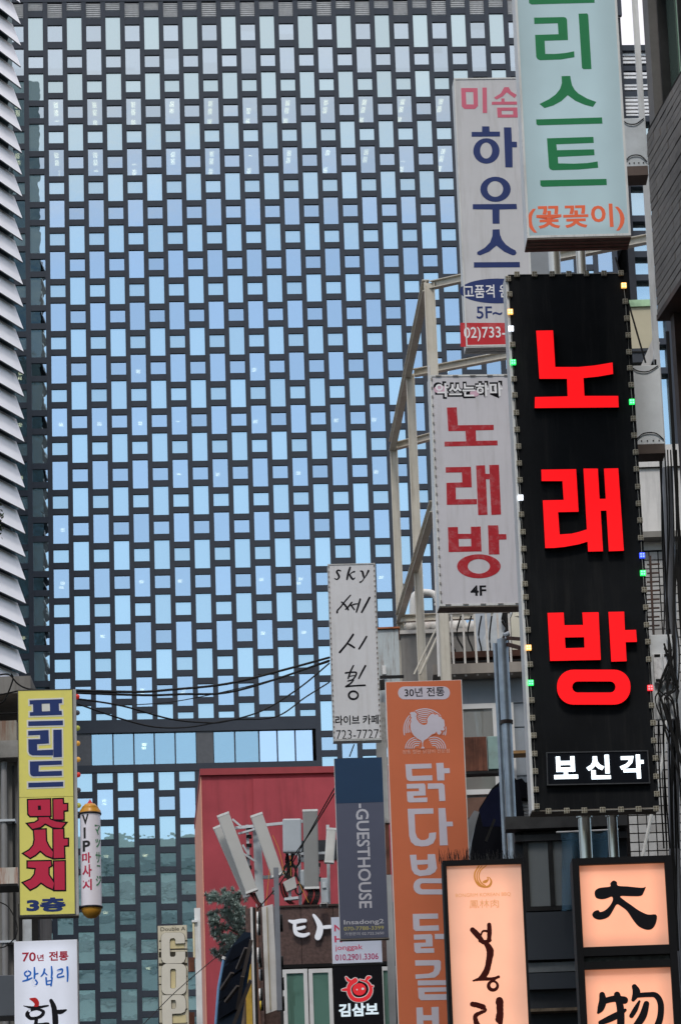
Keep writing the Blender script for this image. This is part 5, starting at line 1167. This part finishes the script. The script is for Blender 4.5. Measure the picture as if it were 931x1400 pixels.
MB().box((xg0, YN-.03, fz(1322, YN, 450)), (xg1, YN+.059, zg0-.002)).build('lintel', mat('black lintel', (.012, .012, .012), .5), nb)
gg = glass('green tinted window', (.25, .38, .32), None, refl=.3, diffuse=(.10, .19, .15), wav=.004)
window(nb, 388, 422, 1326, 1440, YN+.03, .06, (), frm=wf, gm=gg, px=400); window(nb, 423.5, 456, 1325, 1440, YN+.03, .06, (), frm=wf, gm=gg, px=440); window(nb, 520, 545, 1322, 1440, YN+.03, .06, (), frm=wf, gm=gg, px=530)
MB().box((fx(383, YN, 1360), YN-.01, 0), (fx(387, YN, 1360), YN+.059, fz(1323, YN, 400))).build('jamb', mat('dark inner wall', (1, 1, 1)), nb)
class Wall:
    def __init__(s, Y, rt): s.Y = Y; s.root = rt; s.N = Vector((0, -1, 0))
    def p(s, px, py): q = A(px, py, s.Y); return (q.x-s.root.location.x, q.z-s.root.location.z)
    def P(s, pts, org=(0, 0), k=5.0): return [s.p(org[0]+x/k, org[1]+y/k) for x, y in pts]
wn = Wall(YN, nb); wlet = mat('white letter face', (.70, .71, .74), .35, var=.03, emit=(.8, .85, 1), es=.12); wside = mat('white letter return', (.3, .3, .32), .5)
dy = YN-nb.location.y
b = MB()
for pts, wd in (([(128,700),(160,708),(205,700),(238,698)], [14,26,26,22]), ([(168,705),(166,750),(180,788),(225,800),(262,788)], [22,26,28,26,16]), ([(172,755),(205,750),(232,742)], [18,22,18])): stroke(wn, b, pts, wd, O7, dy-.09, dy-.03)
b.build('channel_letter', wlet, nb, rel=False)
b = MB(); b.prism(wn.P(smooth([(286,660),(300,655),(325,680),(352,718),(360,760),(352,800),(335,828),(315,830),(302,812),(312,775),(318,740),(305,700)], 3), O7), dy-.09, dy-.03)
stroke(wn, b, [(350,745),(390,742),(440,738)], [18,24,18], O7, dy-.0905, dy-.03); b.build('channel_letter', wlet, nb, rel=False)
r = wroot('roof_floodlight', 441, 1238, YN, 'small white floodlight on the granite roof edge', 'lamp')
MB().box((fx(438, YN-.2, 1240), YN-.25, fz(1240, YN-.2, 440)), (fx(448, YN-.2, 1240), YN-.1, fz(1235, YN-.2, 440))).build('head', wf, r, bevel=.01); MB().box((fx(438.5, YN-.2, 1241), YN-.26, fz(1242, YN-.2, 440)), (fx(447.5, YN-.2, 1241), YN-.251, fz(1236, YN-.2, 440))).build('lens', steel_k, r)

# --- red building
YR = 72
rd_ = root('red_building', (A(275.5, 1060, YR).x, YR, 0), 'plain red rendered building with a flat parapet, lower middle', 'building', rz=radians(4))
redw = mat('red render', (.33, .05, .064), .8, var=.16, scale=.9, dirt=(.17, .03, .036), dscale=.5, damt=.6, bump=.15, streak=True)
zr = fz(1060, YR, 300); a4 = radians(4); wr = 5.2
MB().box((0, 0, 0), (wr, 6, zr)).build('wall', redw, rd_, rel=False)
MB().box((-.03, -.08, zr+.001), (wr+.05, 6, zr+.14)).build('parapet', mat('red parapet', (.28, .042, .05), .7, var=.08), rd_, rel=False)
xs_ = fx(348, YR, 1150)-rd_.location.x
MB().box((xs_, -.07, 0), (wr+.01, -.001, zr-.1)).build('bay', redw, rd_, rel=False)
MB().box((2.0, -.10, fz(1175, YR, 430)), (2.9, -.071, fz(1148, YR, 430))).build('vent_opening', dkw, rd_, rel=False)
MB().box((-.02, -.02, 0), (-.001, 6.02, zr-.02)).build('side_render', mat('salmon lit side render', (.62, .28, .2), .8, var=.1), rd_, rel=False)  # light on this side is put into a paler salmon colour
r = wroot('white_downpipe', 273, 1400, 64, 'weathered white downpipe along the left edge of the red building', 'pipe', z0=0)
q = A(272, 1330, 64); MB().bar((q.x, 64, 0), (q.x, 64, fz(1242, 64, 272)), .11, .11, up=(0, -1, 0)).build('pipe', alu_pale, r)
MB().box((q.x-.09, 63.9, fz(1310, 64, 270)), (q.x-.058, 64.1, fz(1262, 64, 270))).build('cream_panel', mat('cream sign edge', (.60, .52, .33), .6), r); MB().box((q.x-.1, 63.88, fz(1262, 64, 270)), (q.x+.0, 64.1, fz(1259, 64, 270))).build('cap', alu_pale, r)
r = wroot('rusty_brackets', 262, 1330, 63, 'small rusty plates beside the cream sign', 'bracket')
for y0, y1 in ((1309, 1328), (1384, 1402)): MB().box((fx(257.5, 63, y0), 63, fz(y1, 63, 260)), (fx(266, 63, y0), 63.1, fz(y0, 63, 260))).build('plate', rust, r)

# --- telecom antennas
YA = 54
def antenna(label, top, bot, wpx, m, dpt=.13, Y=YA, caps=True, yb=None):
    a = A(top[0], top[1], Y); b = A(bot[0], bot[1], yb or Y); r = root('panel_antenna', tuple(b), label, 'antenna', 'telecom antennas on the roof')
    w_ = wpx/F*Y; MB().bar(a, b, w_, dpt, up=(0, -1, 0)).build('radome', m, r, bevel=.025)
    d = (b-a).normalized()
    if caps: MB().bar(a-d*.015, a+d*.02, w_*1.03, dpt*1.05, up=(0, -1, 0)).build('end_cap', alu_pale, r); MB().bar(b-d*.02, b+d*.015, w_*1.02, dpt*1.03, up=(0, -1, 0)).build('end_cap', alu_pale, r)
    bk_ = Vector((0, dpt/2+.03, 0)); MB().bar(a+d*.3+bk_, b-d*.3+bk_, .06, .05, up=(0, -1, 0)).build('back_rail', galv, r)
    return r, a, b
ra = mat('grey radome', (.42, .42, .40), .4, var=.06, scale=2); rb2 = mat('pale blue grey radome', (.38, .42, .45), .4, var=.05); rc = mat('dark grey radome', (.22, .225, .22), .45, var=.05)
antenna('tilted grey panel antenna furthest left, half hidden behind another', (298, 1131), (339, 1225), 13, ra, Y=YA+.4)
antenna('large tilted grey panel antenna in front, leftmost pair', (305.5, 1114.5), (344.5, 1219), 17, ra, .15)
antenna('tilted grey panel antenna leaning right of the mast', (351, 1115), (379.5, 1197), 17, ra, .15)
antenna('short pale blue grey box antenna facing the alley', (399.3, 1120), (399.9, 1166), 26, rb2, .14, caps=False)
antenna('tall upright dark grey panel antenna', (424, 1109), (426.5, 1215), 20.5, rc, .16)
antenna('white angled antenna partly behind the guesthouse sign', (453, 1134), (450, 1179), 13, mat('white radome', (.55, .55, .52), .4), .14)
ms = wroot('antenna_mast', 356, 1240, YA+.5, 'galvanised mast with cross pipes holding the roof antennas', 'mast')
bars(ms, 'pole', galv, [((351, 1130, YA+.5), (356, 1240, YA+.5), .13, .13), ((338, 1128, YA+.4), (341, 1200, YA+.4), .045, .045), ((448, 1128, YA+.5), (450, 1240, YA+.5), .05, .05), ((409, 1166, YA+.6), (411, 1240, YA+.6), .05, .05)])
bars(ms, 'cross_pipe', galv, [((322, 1132, YA+.3), (424, 1122, YA+.5), .045, .045), ((326, 1140, YA+.3), (352, 1133, YA+.3), .05, .03), ((392, 1168, YA+.5), (452, 1166, YA+.5), .04, .04), ((330, 1165, YA+.3), (350, 1178, YA+.3), .03, .03), ((352, 1200, YA+.5), (372, 1199, YA+.5), .06, .05), ((318, 1120, YA+.2), (330, 1130, YA+.2), .03, .03), ((332, 1155, YA+.3), (340, 1168, YA+.3), .03, .03)])
for y in (1132, 1143, 1155, 1171, 1185, 1198): 
    MB().box((fx(337, YA+.35, y), YA+.33, fz(y+2, YA+.35, 340)), (fx(344, YA+.35, y), YA+.47, fz(y-1.5, YA+.35, 340))).build('clamp', steel_k, ms)
rq = wroot('radio_unit', 400, 1212, YA, 'small tilted off white radio unit with cables under the box antenna', 'radio unit')
slab_px([(387, 1206), (403, 1198), (406, 1213), (392, 1219)], YA-.1, .12, ra, 'body', rq)
bars(rq, 'foot', galv, [((396, 1216, YA), (397, 1232, YA), .05, .05), ((389, 1230, YA), (408, 1228, YA), .12, .04)])
rq2 = wroot('equipment_cabinet', 444, 1235, YA, 'slim pale blue cabinet on the roof beside the dark antenna', 'cabinet')
MB().box((fx(438.5, YA, 1220), YA, fz(1234, YA, 444)), (fx(448.5, YA, 1220), YA+.2, fz(1200, YA, 444))).build('body', rb2, rq2, bevel=.01); MB().box((fx(441, YA, 1210), YA-.03, fz(1214, YA, 444)), (fx(446, YA, 1210), YA-.001, fz(1206, YA, 444))).build('box', galv, rq2)
rq3 = wroot('relay_box', 415, 1212, YA+.1, 'rounded pale relay box left of the dark upright antenna', 'box')
MB().box((fx(410.5, YA+.1, 1200), YA+.1, fz(1211, YA, 415)), (fx(419.5, YA+.1, 1200), YA+.3, fz(1187, YA, 415))).build('body', rb2, rq3, bevel=.03)
cb = wroot('antenna_cables', 400, 1240, YA-.1, 'bundle of black, red and yellow cables hanging under the antennas', 'cables')
ckm = [steel_k, mat('red cable', (.22, .02, .02), .5), mat('yellow cable', (.5, .24, .04), .5)]; rnd = random.Random(21)
for k in range(8): MB().tube(catm([A(419+k*2.4, 1215, YA), A(420+k*2.4, 1224, YA-.05), A(416+k*2.6, 1233, YA-.05), A(413+k*2.6, 1239, YA)], 5), .014, 6).build('cable', ckm[0] if k % 4 else ckm[1], cb)
for k in range(9): x = rnd.uniform(388, 412); MB().tube(catm([A(x, 1167, YA+.1), A(x+rnd.uniform(-3, 3), 1178, YA+.1), A(x+rnd.uniform(-5, 5), 1190, YA+.1), A(x+rnd.uniform(-3, 6), 1206, YA+.1)], 5), .016, 6).build('cable', ckm[0], cb)
for k in range(6): MB().tube(catm([A(341+k*1.5, 1221, YA), A(346+k*1.6, 1228+k, YA), A(352+k, 1236, YA), A(354+k, 1242, YA)], 4), .013, 6).build('cable', ckm[0 if k % 3 else 1], cb)
for pts in ([(373, 1142), (381, 1160), (386, 1180), (388, 1195)], [(369, 1188), (366, 1215), (364, 1238)], [(397, 1170), (398, 1198)], [(408, 1205), (416, 1222), (422, 1234)]): MB().tube(catm([A(x, y, YA-.15) for x, y in pts], 5), .0055, 6).build('cable', ckm[2], cb)
for k in range(4): MB().tube(catm([A(383+k*2, 1208, YA), A(386+k*2, 1222, YA), A(392+k*2, 1232, YA), A(397+k*2, 1236, YA)], 4), .013, 6).build('cable', ckm[k % 2], cb)
MB().tube([A(409+5*cos(a*pi/6), 1216+7*sin(a*pi/6), YA-.05+.01*a/6) for a in range(19)], .014, 6).build('cable', ckm[0], cb)

rnd = random.Random(33)
for k in range(10):
    x = rnd.uniform(384, 436); y = rnd.uniform(1172, 1228); MB().bar(A(x, y, YA+.35), A(x+rnd.uniform(3, 9), y+rnd.uniform(-2, 2), YA+.35), rnd.uniform(.03, .07), rnd.uniform(.03, .07)).build('bracket', [galv, steel_k, ra][k % 3], ms)
for x, y in ((388, 1190), (393, 1178), (431, 1186), (372, 1212)): MB().box((fx(x, YA+.3, y), YA+.3, fz(y+9, YA+.3, 400)), (fx(x+6, YA+.3, y), YA+.42, fz(y, YA+.3, 400))).build('junction_box', ra, ms, bevel=.01)
# --- end-on channel letter sign
YE = 48
en = wroot('edge_on_letter_sign', 372, 1386, YE, 'white sign box seen edge on, round black letters sticking out on both sides', 'sign')
MB().add([tuple(A(x, y, Y)) for x, y, Y in ((358, 1240, YE), (373, 1236, YE), (381, 1380, YE), (364, 1386, YE), (360, 1243, YE+.4), (374.5, 1239, YE+.4), (382, 1374, YE+.4), (367, 1380, YE+.4))], [(0,3,2,1),(4,5,6,7),(0,1,5,4),(1,2,6,5),(2,3,7,6),(3,0,4,7)]).build('body', pls, en)
MB().bar(A(377.5, 1187, YE-.1), A(382.5, 1382, YE-.1), .07, .12, up=(0, -1, 0)).build('post', mat('slate grey post', (.16, .17, .19), .5, var=.1), en)
MB().bar(A(365, 1240, YE-.02), A(370, 1380, YE-.02), .014, .01, up=(0, -1, 0)).build('seam', mat('yellowed seam', (.3, .25, .15), .7), en)
def disc(px, py, hy, Y, m1, m2):
    c = A(px, py, Y); r_ = hy/F*Y; b = MB()
    ring_ = [(c.x-.03, c.y+r_*.95*cos(t*pi/9), c.z+r_*sin(t*pi/9)) for t in range(18)]; ring2 = [(x+.03, y, z) for x, y, z in ring_]; n_ = 18
    b.add(ring_+ring2, [tuple(range(n_)), tuple(range(n_, 2*n_))[::-1]]+[(i, (i+1) % n_, (i+1) % n_+n_, i+n_) for i in range(n_)], 0)
    o = b.build('letter_edge', m1, en)
    b = MB(); ring3 = [(x-.022, c.y+(y-c.y)*.96, c.z+(z-c.z)*.96) for x, y, z in ring_]; ring4 = [(x-.001, c.y+(y-c.y)*.96, c.z+(z-c.z)*.96) for x, y, z in ring_]
    b.add(ring3+ring4, [tuple(range(n_)), tuple(range(n_, 2*n_))[::-1]]+[(i, (i+1) % n_, (i+1) % n_+n_, i+n_) for i in range(n_)]); b.build('letter_face', m2, en)
for px, py, hy, m2 in ((356.5, 1256, 10, wf), (356.5, 1270, 9, wf), (357, 1306, 11, wf), (358.5, 1316, 7, wf), (359.5, 1333, 8, wf), (359.5, 1360, 9, wf), (360.5, 1375, 7, mat('yellow letter face', (.5, .36, .02), .4))): disc(px, py, hy, YE-.15+(px % 3)*.08, steel_k, m2)
for px, py, hy in ((387.5, 1262, 12), (388.5, 1315, 8), (389.5, 1345, 9), (390, 1372, 10)): disc(px-1, py, hy, YE+.2, steel_k, steel_k)
MB().bar(A(346, 1240, YE+2), A(350, 1400, YE+2), .05, .05, up=(0, -1, 0)).build('brown_trim', mat('brown trim', (.12, .06, .04), .5), en) if 0 else None
r = wroot('brown_corner_trim', 350, 1400, 53, 'striped white and brown metal edge left of the edge-on sign', 'post', z0=0)
for i_, (x, w_, m_) in enumerate(((341.5, .035, pls), (344.8, .03, steel_k), (348.5, .04, mat('brown trim', (.14, .07, .05), .5)), (353, .05, gran))):
    q = A(x+5, 1340, 53); MB().box((q.x-w_/2, 53+i_*.02, 0), (q.x+w_/2, 53.2+i_*.02, fz(1240, 53, 350))).build('strip', m_, r)
MB().box((fx(338, 53.3, 1340), 53.3, 0), (fx(392, 53.3, 1340), 58, fz(1241, 53.3, 360))).build('wall', gran, r)

# --- navy folded awning, lower left centre
na = wroot('navy_awning', 320, 1400, 49, 'navy fabric awning seen from below with brown ribs and a pale blue hem', 'awning')
nv = mat('navy awning cloth', (.004, .009, .019), .6, var=.2, scale=3)
slab_px([(334, 1274), (343, 1275), (345, 1300), (338, 1345), (330, 1400), (327, 1440), (294, 1440), (295, 1385), (298, 1350), (304, 1312), (318, 1292)], 49, .05, nv, 'cloth', na, lambda x, y: 49+(345-x)*.02)
bars(na, 'rib', mat('brown awning rib', (.06, .05, .045), .5), [((337, 1296, 48.7), (325, 1325, 48.9), .06, .03), ((344, 1285, 48.6), (330, 1345, 48.8), .05, .03), ((318, 1330, 48.9), (303, 1353, 49.1), .06, .03), ((326, 1348, 48.8), (309, 1370, 49), .06, .03), ((343, 1340, 48.7), (320, 1400, 49), .05, .03), ((332, 1335, 48.7), (325, 1380, 49), .05, .03)])
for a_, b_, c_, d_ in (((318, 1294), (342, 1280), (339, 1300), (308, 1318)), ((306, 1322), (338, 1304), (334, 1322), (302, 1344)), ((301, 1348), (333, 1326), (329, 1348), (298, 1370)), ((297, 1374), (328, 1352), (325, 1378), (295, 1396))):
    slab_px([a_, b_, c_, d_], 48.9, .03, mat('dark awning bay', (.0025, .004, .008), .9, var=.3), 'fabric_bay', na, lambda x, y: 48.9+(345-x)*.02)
MB().tube([A(306, 1312, 49.5), A(299, 1350, 49.5), A(295, 1400, 49.5)], .022, 6).build('hem', mat('pale blue hem', (.12, .25, .42), .6), na)
MB().tube([A(307, 1308, 49.5), A(306, 1312, 49.5)], .03, 8).build('end_knob', pls, na)
r = wroot('yellow_banner_edge', 335, 1400, 52, 'narrow yellow banner glimpsed behind the navy awning', 'banner', z0=0)
q = A(342, 1370, 52); MB().box((q.x-.06, 52, 0), (q.x+.03, 52.1, fz(1318, 52, 340))).build('banner', mat('yellow banner', (.42, .26, .03), .6, var=.3), r)

# --- pine boughs
pt = wroot('pine_tree', 335, 1400, 58, 'grey green pine boughs in front of the red wall', 'tree', z0=0)
rnd = random.Random(9); pc = A(328, 1300, 58.3)
brk = mat('pine bark', (.16, .12, .09), .9, var=.3, bump=.4)
MB().tube([(pc.x+.15, 58.3, 0), (pc.x+.1, 58.3, pc.z*.5), (pc.x, 58.3, pc.z-.5), (pc.x+.05, 58.3, pc.z+.75)], [.16, .12, .07, .03], 8).build('trunk', brk, pt)
clus = [(450,545),(510,520),(590,530),(560,570),(640,540),(450,660),(520,640),(590,680),(630,640),(470,760),(540,730),(620,740),(510,800),(580,830),(640,800),(480,930),(550,910),(600,860),(660,620),(600,600),(470,700),(660,700),(440,540),(540,540),(560,650),(650,760),(540,850)]
b = MB(); tw_ = MB()
for cx, cy in clus:
    c = A(200+cx/5, 1120+cy/5, 58+rnd.uniform(-.4, .4)); tw_.tube([(pc.x, 58.3, c.z-.12), tuple(c)], [.02, .008], 5)
    for s_ in range(10):
        c2 = c + Vector((rnd.gauss(0, .06), rnd.gauss(0, .12), rnd.gauss(0, .04)))
        for k in range(60):
            d = Vector((rnd.gauss(0, 1), rnd.gauss(0, 1), rnd.gauss(.15, .8))).normalized(); s1_ = d.cross(Vector((0, 0, 1))).normalized()*.012
            p0 = c2; p1 = c2+d*rnd.uniform(.06, .11); b.add([p0-s1_, p0+s1_, p1], [(0, 1, 2)])
o = b.build('needles', mat('pine needles', (.28, .35, .32), .6, var=.45, scale=9), pt); o['kind'] = 'stuff'
tw_.build('branches', brk, pt)
# dark leafy sprig on the left edge
lt = wroot('left_edge_tree', -6, 1400, 60, 'dark leafy treetop just entering the frame at the left edge', 'tree', z0=0)
lc = A(-5, 706, 60); b = MB()
for k in range(1600):
    p = Vector(lc)+Vector((rnd.gauss(-.08, .075), rnd.gauss(0, .25), rnd.gauss(0, .14))); d = Vector((rnd.gauss(0, 1), rnd.gauss(0, 1), rnd.gauss(0, 1))).normalized()*.035; e2 = d.cross(Vector((rnd.random(), .3, .5))).normalized()*.018
    b.add([p-d, p+e2, p+d, p-e2], [(0, 1, 2, 3)])
o = b.build('leaves', mat('dark leaves', (.04, .06, .03), .6, var=.4, scale=8), lt); o['kind'] = 'stuff'
MB().tube([(lc.x-.9, 60, 0), (lc.x-.7, 60, lc.z*.6), (lc.x-.3, 60, lc.z)], [.2, .13, .03], 8).build('trunk', brk, lt)

# --- left concrete building
YL_ = 37
lbld = wroot('left_concrete_building', 10, 1400, YL_, 'grimy grey concrete building with rusty brackets behind the yellow sign', 'building', z0=0)
cgw = mat('grimy grey wall', (.16, .155, .145), .85, var=.2, scale=2, dirt=(.05, .045, .04), dscale=1.5, damt=.7, streak=True, bump=.2)
xw = fx(26, YL_, 1200); zc0 = fz(1018, YL_, 10)
MB().box((xw-4, YL_, 0), (xw, YL_+4, zc0)).build('wall', cgw, lbld)
MB().box((xw-4, YL_-.25, fz(1042, YL_, 10)), (xw+.03, YL_-.001, fz(1019, YL_, 10))).build('ledge', mat('grey ledge', (.24, .235, .22), .8, var=.2, dirt=(.08, .07, .06), damt=.6), lbld)
MB().box((xw-4, YL_-.1, zc0+.001), (xw, YL_+2, fz(988, YL_, 10))).build('rusty_band', mat('rust streaked band', (.26, .24, .20), .8, var=.2, dirt=(.16, .06, .03), dscale=1.6, damt=.9, streak=True), lbld)
MB().box((xw-4, YL_+.1, fz(945, YL_, 10)), (fx(41, YL_, 930), YL_+2.5, fz(922, YL_, 10))).build('roof_slab', concrete, lbld)
for x in (-8, 36): MB().box((fx(x, YL_+.3, 960), YL_+.3, fz(988, YL_, 10)), (fx(x+3, YL_+.3, 960), YL_+.45, fz(945.5, YL_, 10))).build('post', concrete, lbld)
q = A(7, 1200, YL_-.12); MB().tube([(q.x, YL_-.12, 0), (q.x, YL_-.12, fz(1045, YL_, 10))], .035, 12).build('drain_pipe', mat('grey drain', (.22, .22, .22), .5, var=.1), lbld)
MB().tube([(q.x+.1, YL_-.1, 0), (q.x+.1, YL_-.1, fz(1050, YL_, 10))], .014, 8).build('thin_pipe', steel_k, lbld)
for y in (1125, 1290): MB().box((q.x-.05, YL_-.17, fz(y+2, YL_, 8)), (q.x+.12, YL_-.001, fz(y-1, YL_, 8))).build('pipe_clip', galv, lbld)
r = wroot('rusty_bracket', 12, 1212, 35.2, 'pale bracket streaked with orange rust left of the yellow sign', 'bracket')
MB().box((fx(-30, 35.2, 1200), 35.2, fz(1210, 35.2, 12)), (fx(25, 35.2, 1200), 35.5, fz(1186, 35.2, 12))).build('plate', mat('rust streaked white', (.5, .47, .42), .7, var=.1, dirt=(.26, .07, .02), dscale=2.2, damt=1, streak=True), r); MB().box((fx(-30, 35.2, 1200), 35.1, fz(1213.5, 35.2, 12)), (fx(25.5, 35.2, 1200), 35.5, fz(1210.4, 35.2, 12))).build('flange', steel_k, r)
r = wroot('dark_slate_box', 8, 1388, 35, 'dark slate box left of the glowing white sign', 'box')
MB().box((fx(-40, 35, 1360), 35, fz(1389, 35, 8)), (fx(20.5, 35, 1360), 35.4, fz(1333, 35, 8))).build('body', mat('slate box', (.075, .085, .10), .5, var=.1), r, bevel=.008)
r = wroot('sign_mount_posts', 40, 1285, 36.2, 'dark mounting posts and pale plate joining the yellow and white signs', 'post', z0=0)
q1, q2, q3, q4 = [A(x, 1270, 36.2).x for x in (26, 31, 44, 53)]
for a_, b_, m_ in ((q1, q2-.003, steel_k), (q2, q3-.003, galv), (q3, q4, steel_k)): MB().box((a_, 36.2+(0 if m_ is steel_k else .03), 0), (b_, 36.4, fz(1235, 36.2, 40))).build('post', m_, r)
r = wroot('loose_cable_loop', 12, 1290, 36, 'thin black cable looping on the grimy wall left of the yellow sign', 'cable')
MB().tube(catm([A(-4, 1232, 36.4), A(12, 1240, 36.4), A(23, 1262, 36.4), A(22, 1280, 36.4), A(8, 1294, 36.4), A(-6, 1296, 36.4)], 6), .007, 6).build('cable', steel_k, r)

# --- overhead cables
ckk = mat('black cable sheath', (.012, .012, .012), .6)
wires = [([(100,944),(187,946),(233,943),(310,935),(380,918),(450,899)], .016, 'thick upper cable spanning from the yellow sign to the sky cafe sign'),
         ([(100,947),(200,950.5),(250,949),(310,947),(373,930),(450,903)], .014, 'second thick cable just below the uppermost one'),
         ([(103,955),(167,965),(233,983),(283,988),(310,986),(360,971),(410,940),(450,907)], .010, 'sagging cable crossing the wide window band of the tower'),
         ([(103,961),(167,983),(213,994),(260,994),(316,984.5),(377,980),(418,953),(450,933)], .009, 'lowest sagging cable between yellow sign and sky cafe sign'),
         ([(187,963.5),(240,959),(310,945),(370,930),(450,905)], .006, 'thin faint cable between the thick pair and the sagging one')]
for pts, r_, lb_ in wires:
    n_ = len(pts); r = root('overhead_cable', tuple(A(pts[0][0], pts[0][1], 34.5)), lb_, 'cable', 'overhead cables')
    P_ = [A(x, y, 34.5+(43.8-34.5)*(x-100)/350) for x, y in pts]; MB().tube(catm([tuple(p) for p in P_], 6), r_, 6).build('cable', ckk, r)
for i_, (pts, lb_) in enumerate((([(-10,925),(12,922),(25,935),(40,942),(62,943)], 'looped cable at the left roof slab'), ([(-10,952),(10,948),(28,944)], 'short cable running to the yellow sign top'), ([(-10,966),(6,958),(18,930),(16,921)], 'cable rising to the left roof slab edge'), ([(-10,976),(25,975)], 'short level cable left of the yellow sign'))):
    r = root('service_cable', tuple(A(pts[0][0], pts[0][1], 35.5)), lb_, 'cable', 'service cables at the left'); MB().tube(catm([tuple(A(x, y, 35.5)) for x, y in pts], 6), .009, 6).build('cable', ckk, r)
for i_, (pts, Ya, Yb, lb_) in enumerate((([(457,1078),(432,1122),(407,1167),(385,1205),(352,1243)], 44, 50, 'black cable slanting down from the guesthouse sign past the antennas'), ([(457,1085),(425,1137),(398,1175),(382,1200)], 44, 50, 'second slanting cable just under the first by the antennas'), ([(300,1305),(262,1337),(232,1364),(195,1402)], 52, 44, 'thin cable slanting across the cream sign'), ([(484,1018),(478,1034)], 43.5, 43.3, 'short wire between the sky cafe sign and guesthouse banner'))):
    r = root('slanting_cable', tuple(A(pts[0][0], pts[0][1], Ya)), lb_, 'cable', 'slanting cables'); n_ = len(pts); MB().tube(catm([tuple(A(x, y, Ya+(Yb-Ya)*k/(n_-1))) for k, (x, y) in enumerate(pts)], 5), .009 if i_ != 2 else .006, 6).build('cable', ckk, r)

# pale stacked slats and a rusty beam between the galvanised pole and the black sign
r = wroot('stacked_white_slats', 712, 1120, 42.4, 'stack of pale slats beside the galvanised pole, just left of the black sign bottom', 'slats')
for k in range(5): MB().box((fx(703, 42.4, 1100), 42.4, fz(1098+k*5.2, 42.4, 712)), (fx(724, 42.4, 1100), 42.5, fz(1094.4+k*5.2, 42.4, 712))).build('slat', pls, r)
r = wroot('rusty_ledge_beam', 706, 1030, 46, 'thin rust brown beam on the siding beside the black sign', 'beam')
MB().box((fx(694, 46, 1030), 46, fz(1030, 46, 706)), (fx(726, 46, 1030), 46.3, fz(1026, 46, 706))).build('beam', mat('ochre rust', (.26, .15, .06), .8, var=.4), r)
r = wroot('ragged_black_canopy', 708, 1078, 42.2, 'ragged black canopy edge above the pale slats', 'canopy')
slab_px([(690, 1062), (700, 1060), (706, 1066), (713, 1064), (718, 1070), (725, 1068), (726, 1092), (704, 1090), (694, 1098)], 42.2, .3, blt, 'canopy_cloth', r)
for k in range(6):
    r = wroot('hanging_cable', 905+k*3, 700, 34.2, ('black cable hanging nearest the grey box under the brick building', 'black cable hanging second from the grey box', 'black cable hanging in the middle of the right edge bundle', 'black cable hanging beside the brown steel column', 'black cable hanging close to the right frame edge', 'outermost black cable at the right frame edge')[k], 'cable', 'cables hanging at the right edge')
    x0 = 904+k*4; MB().tube(catm([A(x0, 615, 34.2), A(x0+2+rnd.uniform(-3, 3), 720, 34.2), A(x0+rnd.uniform(-3, 5), 830, 34), A(x0+4+rnd.uniform(-4, 4), 900, 33.4), A(x0+rnd.uniform(-6, 4), 1010, 33.6), A(x0+3, 1160, 34)], 6), .008, 6).build('cable', steel_k, r)
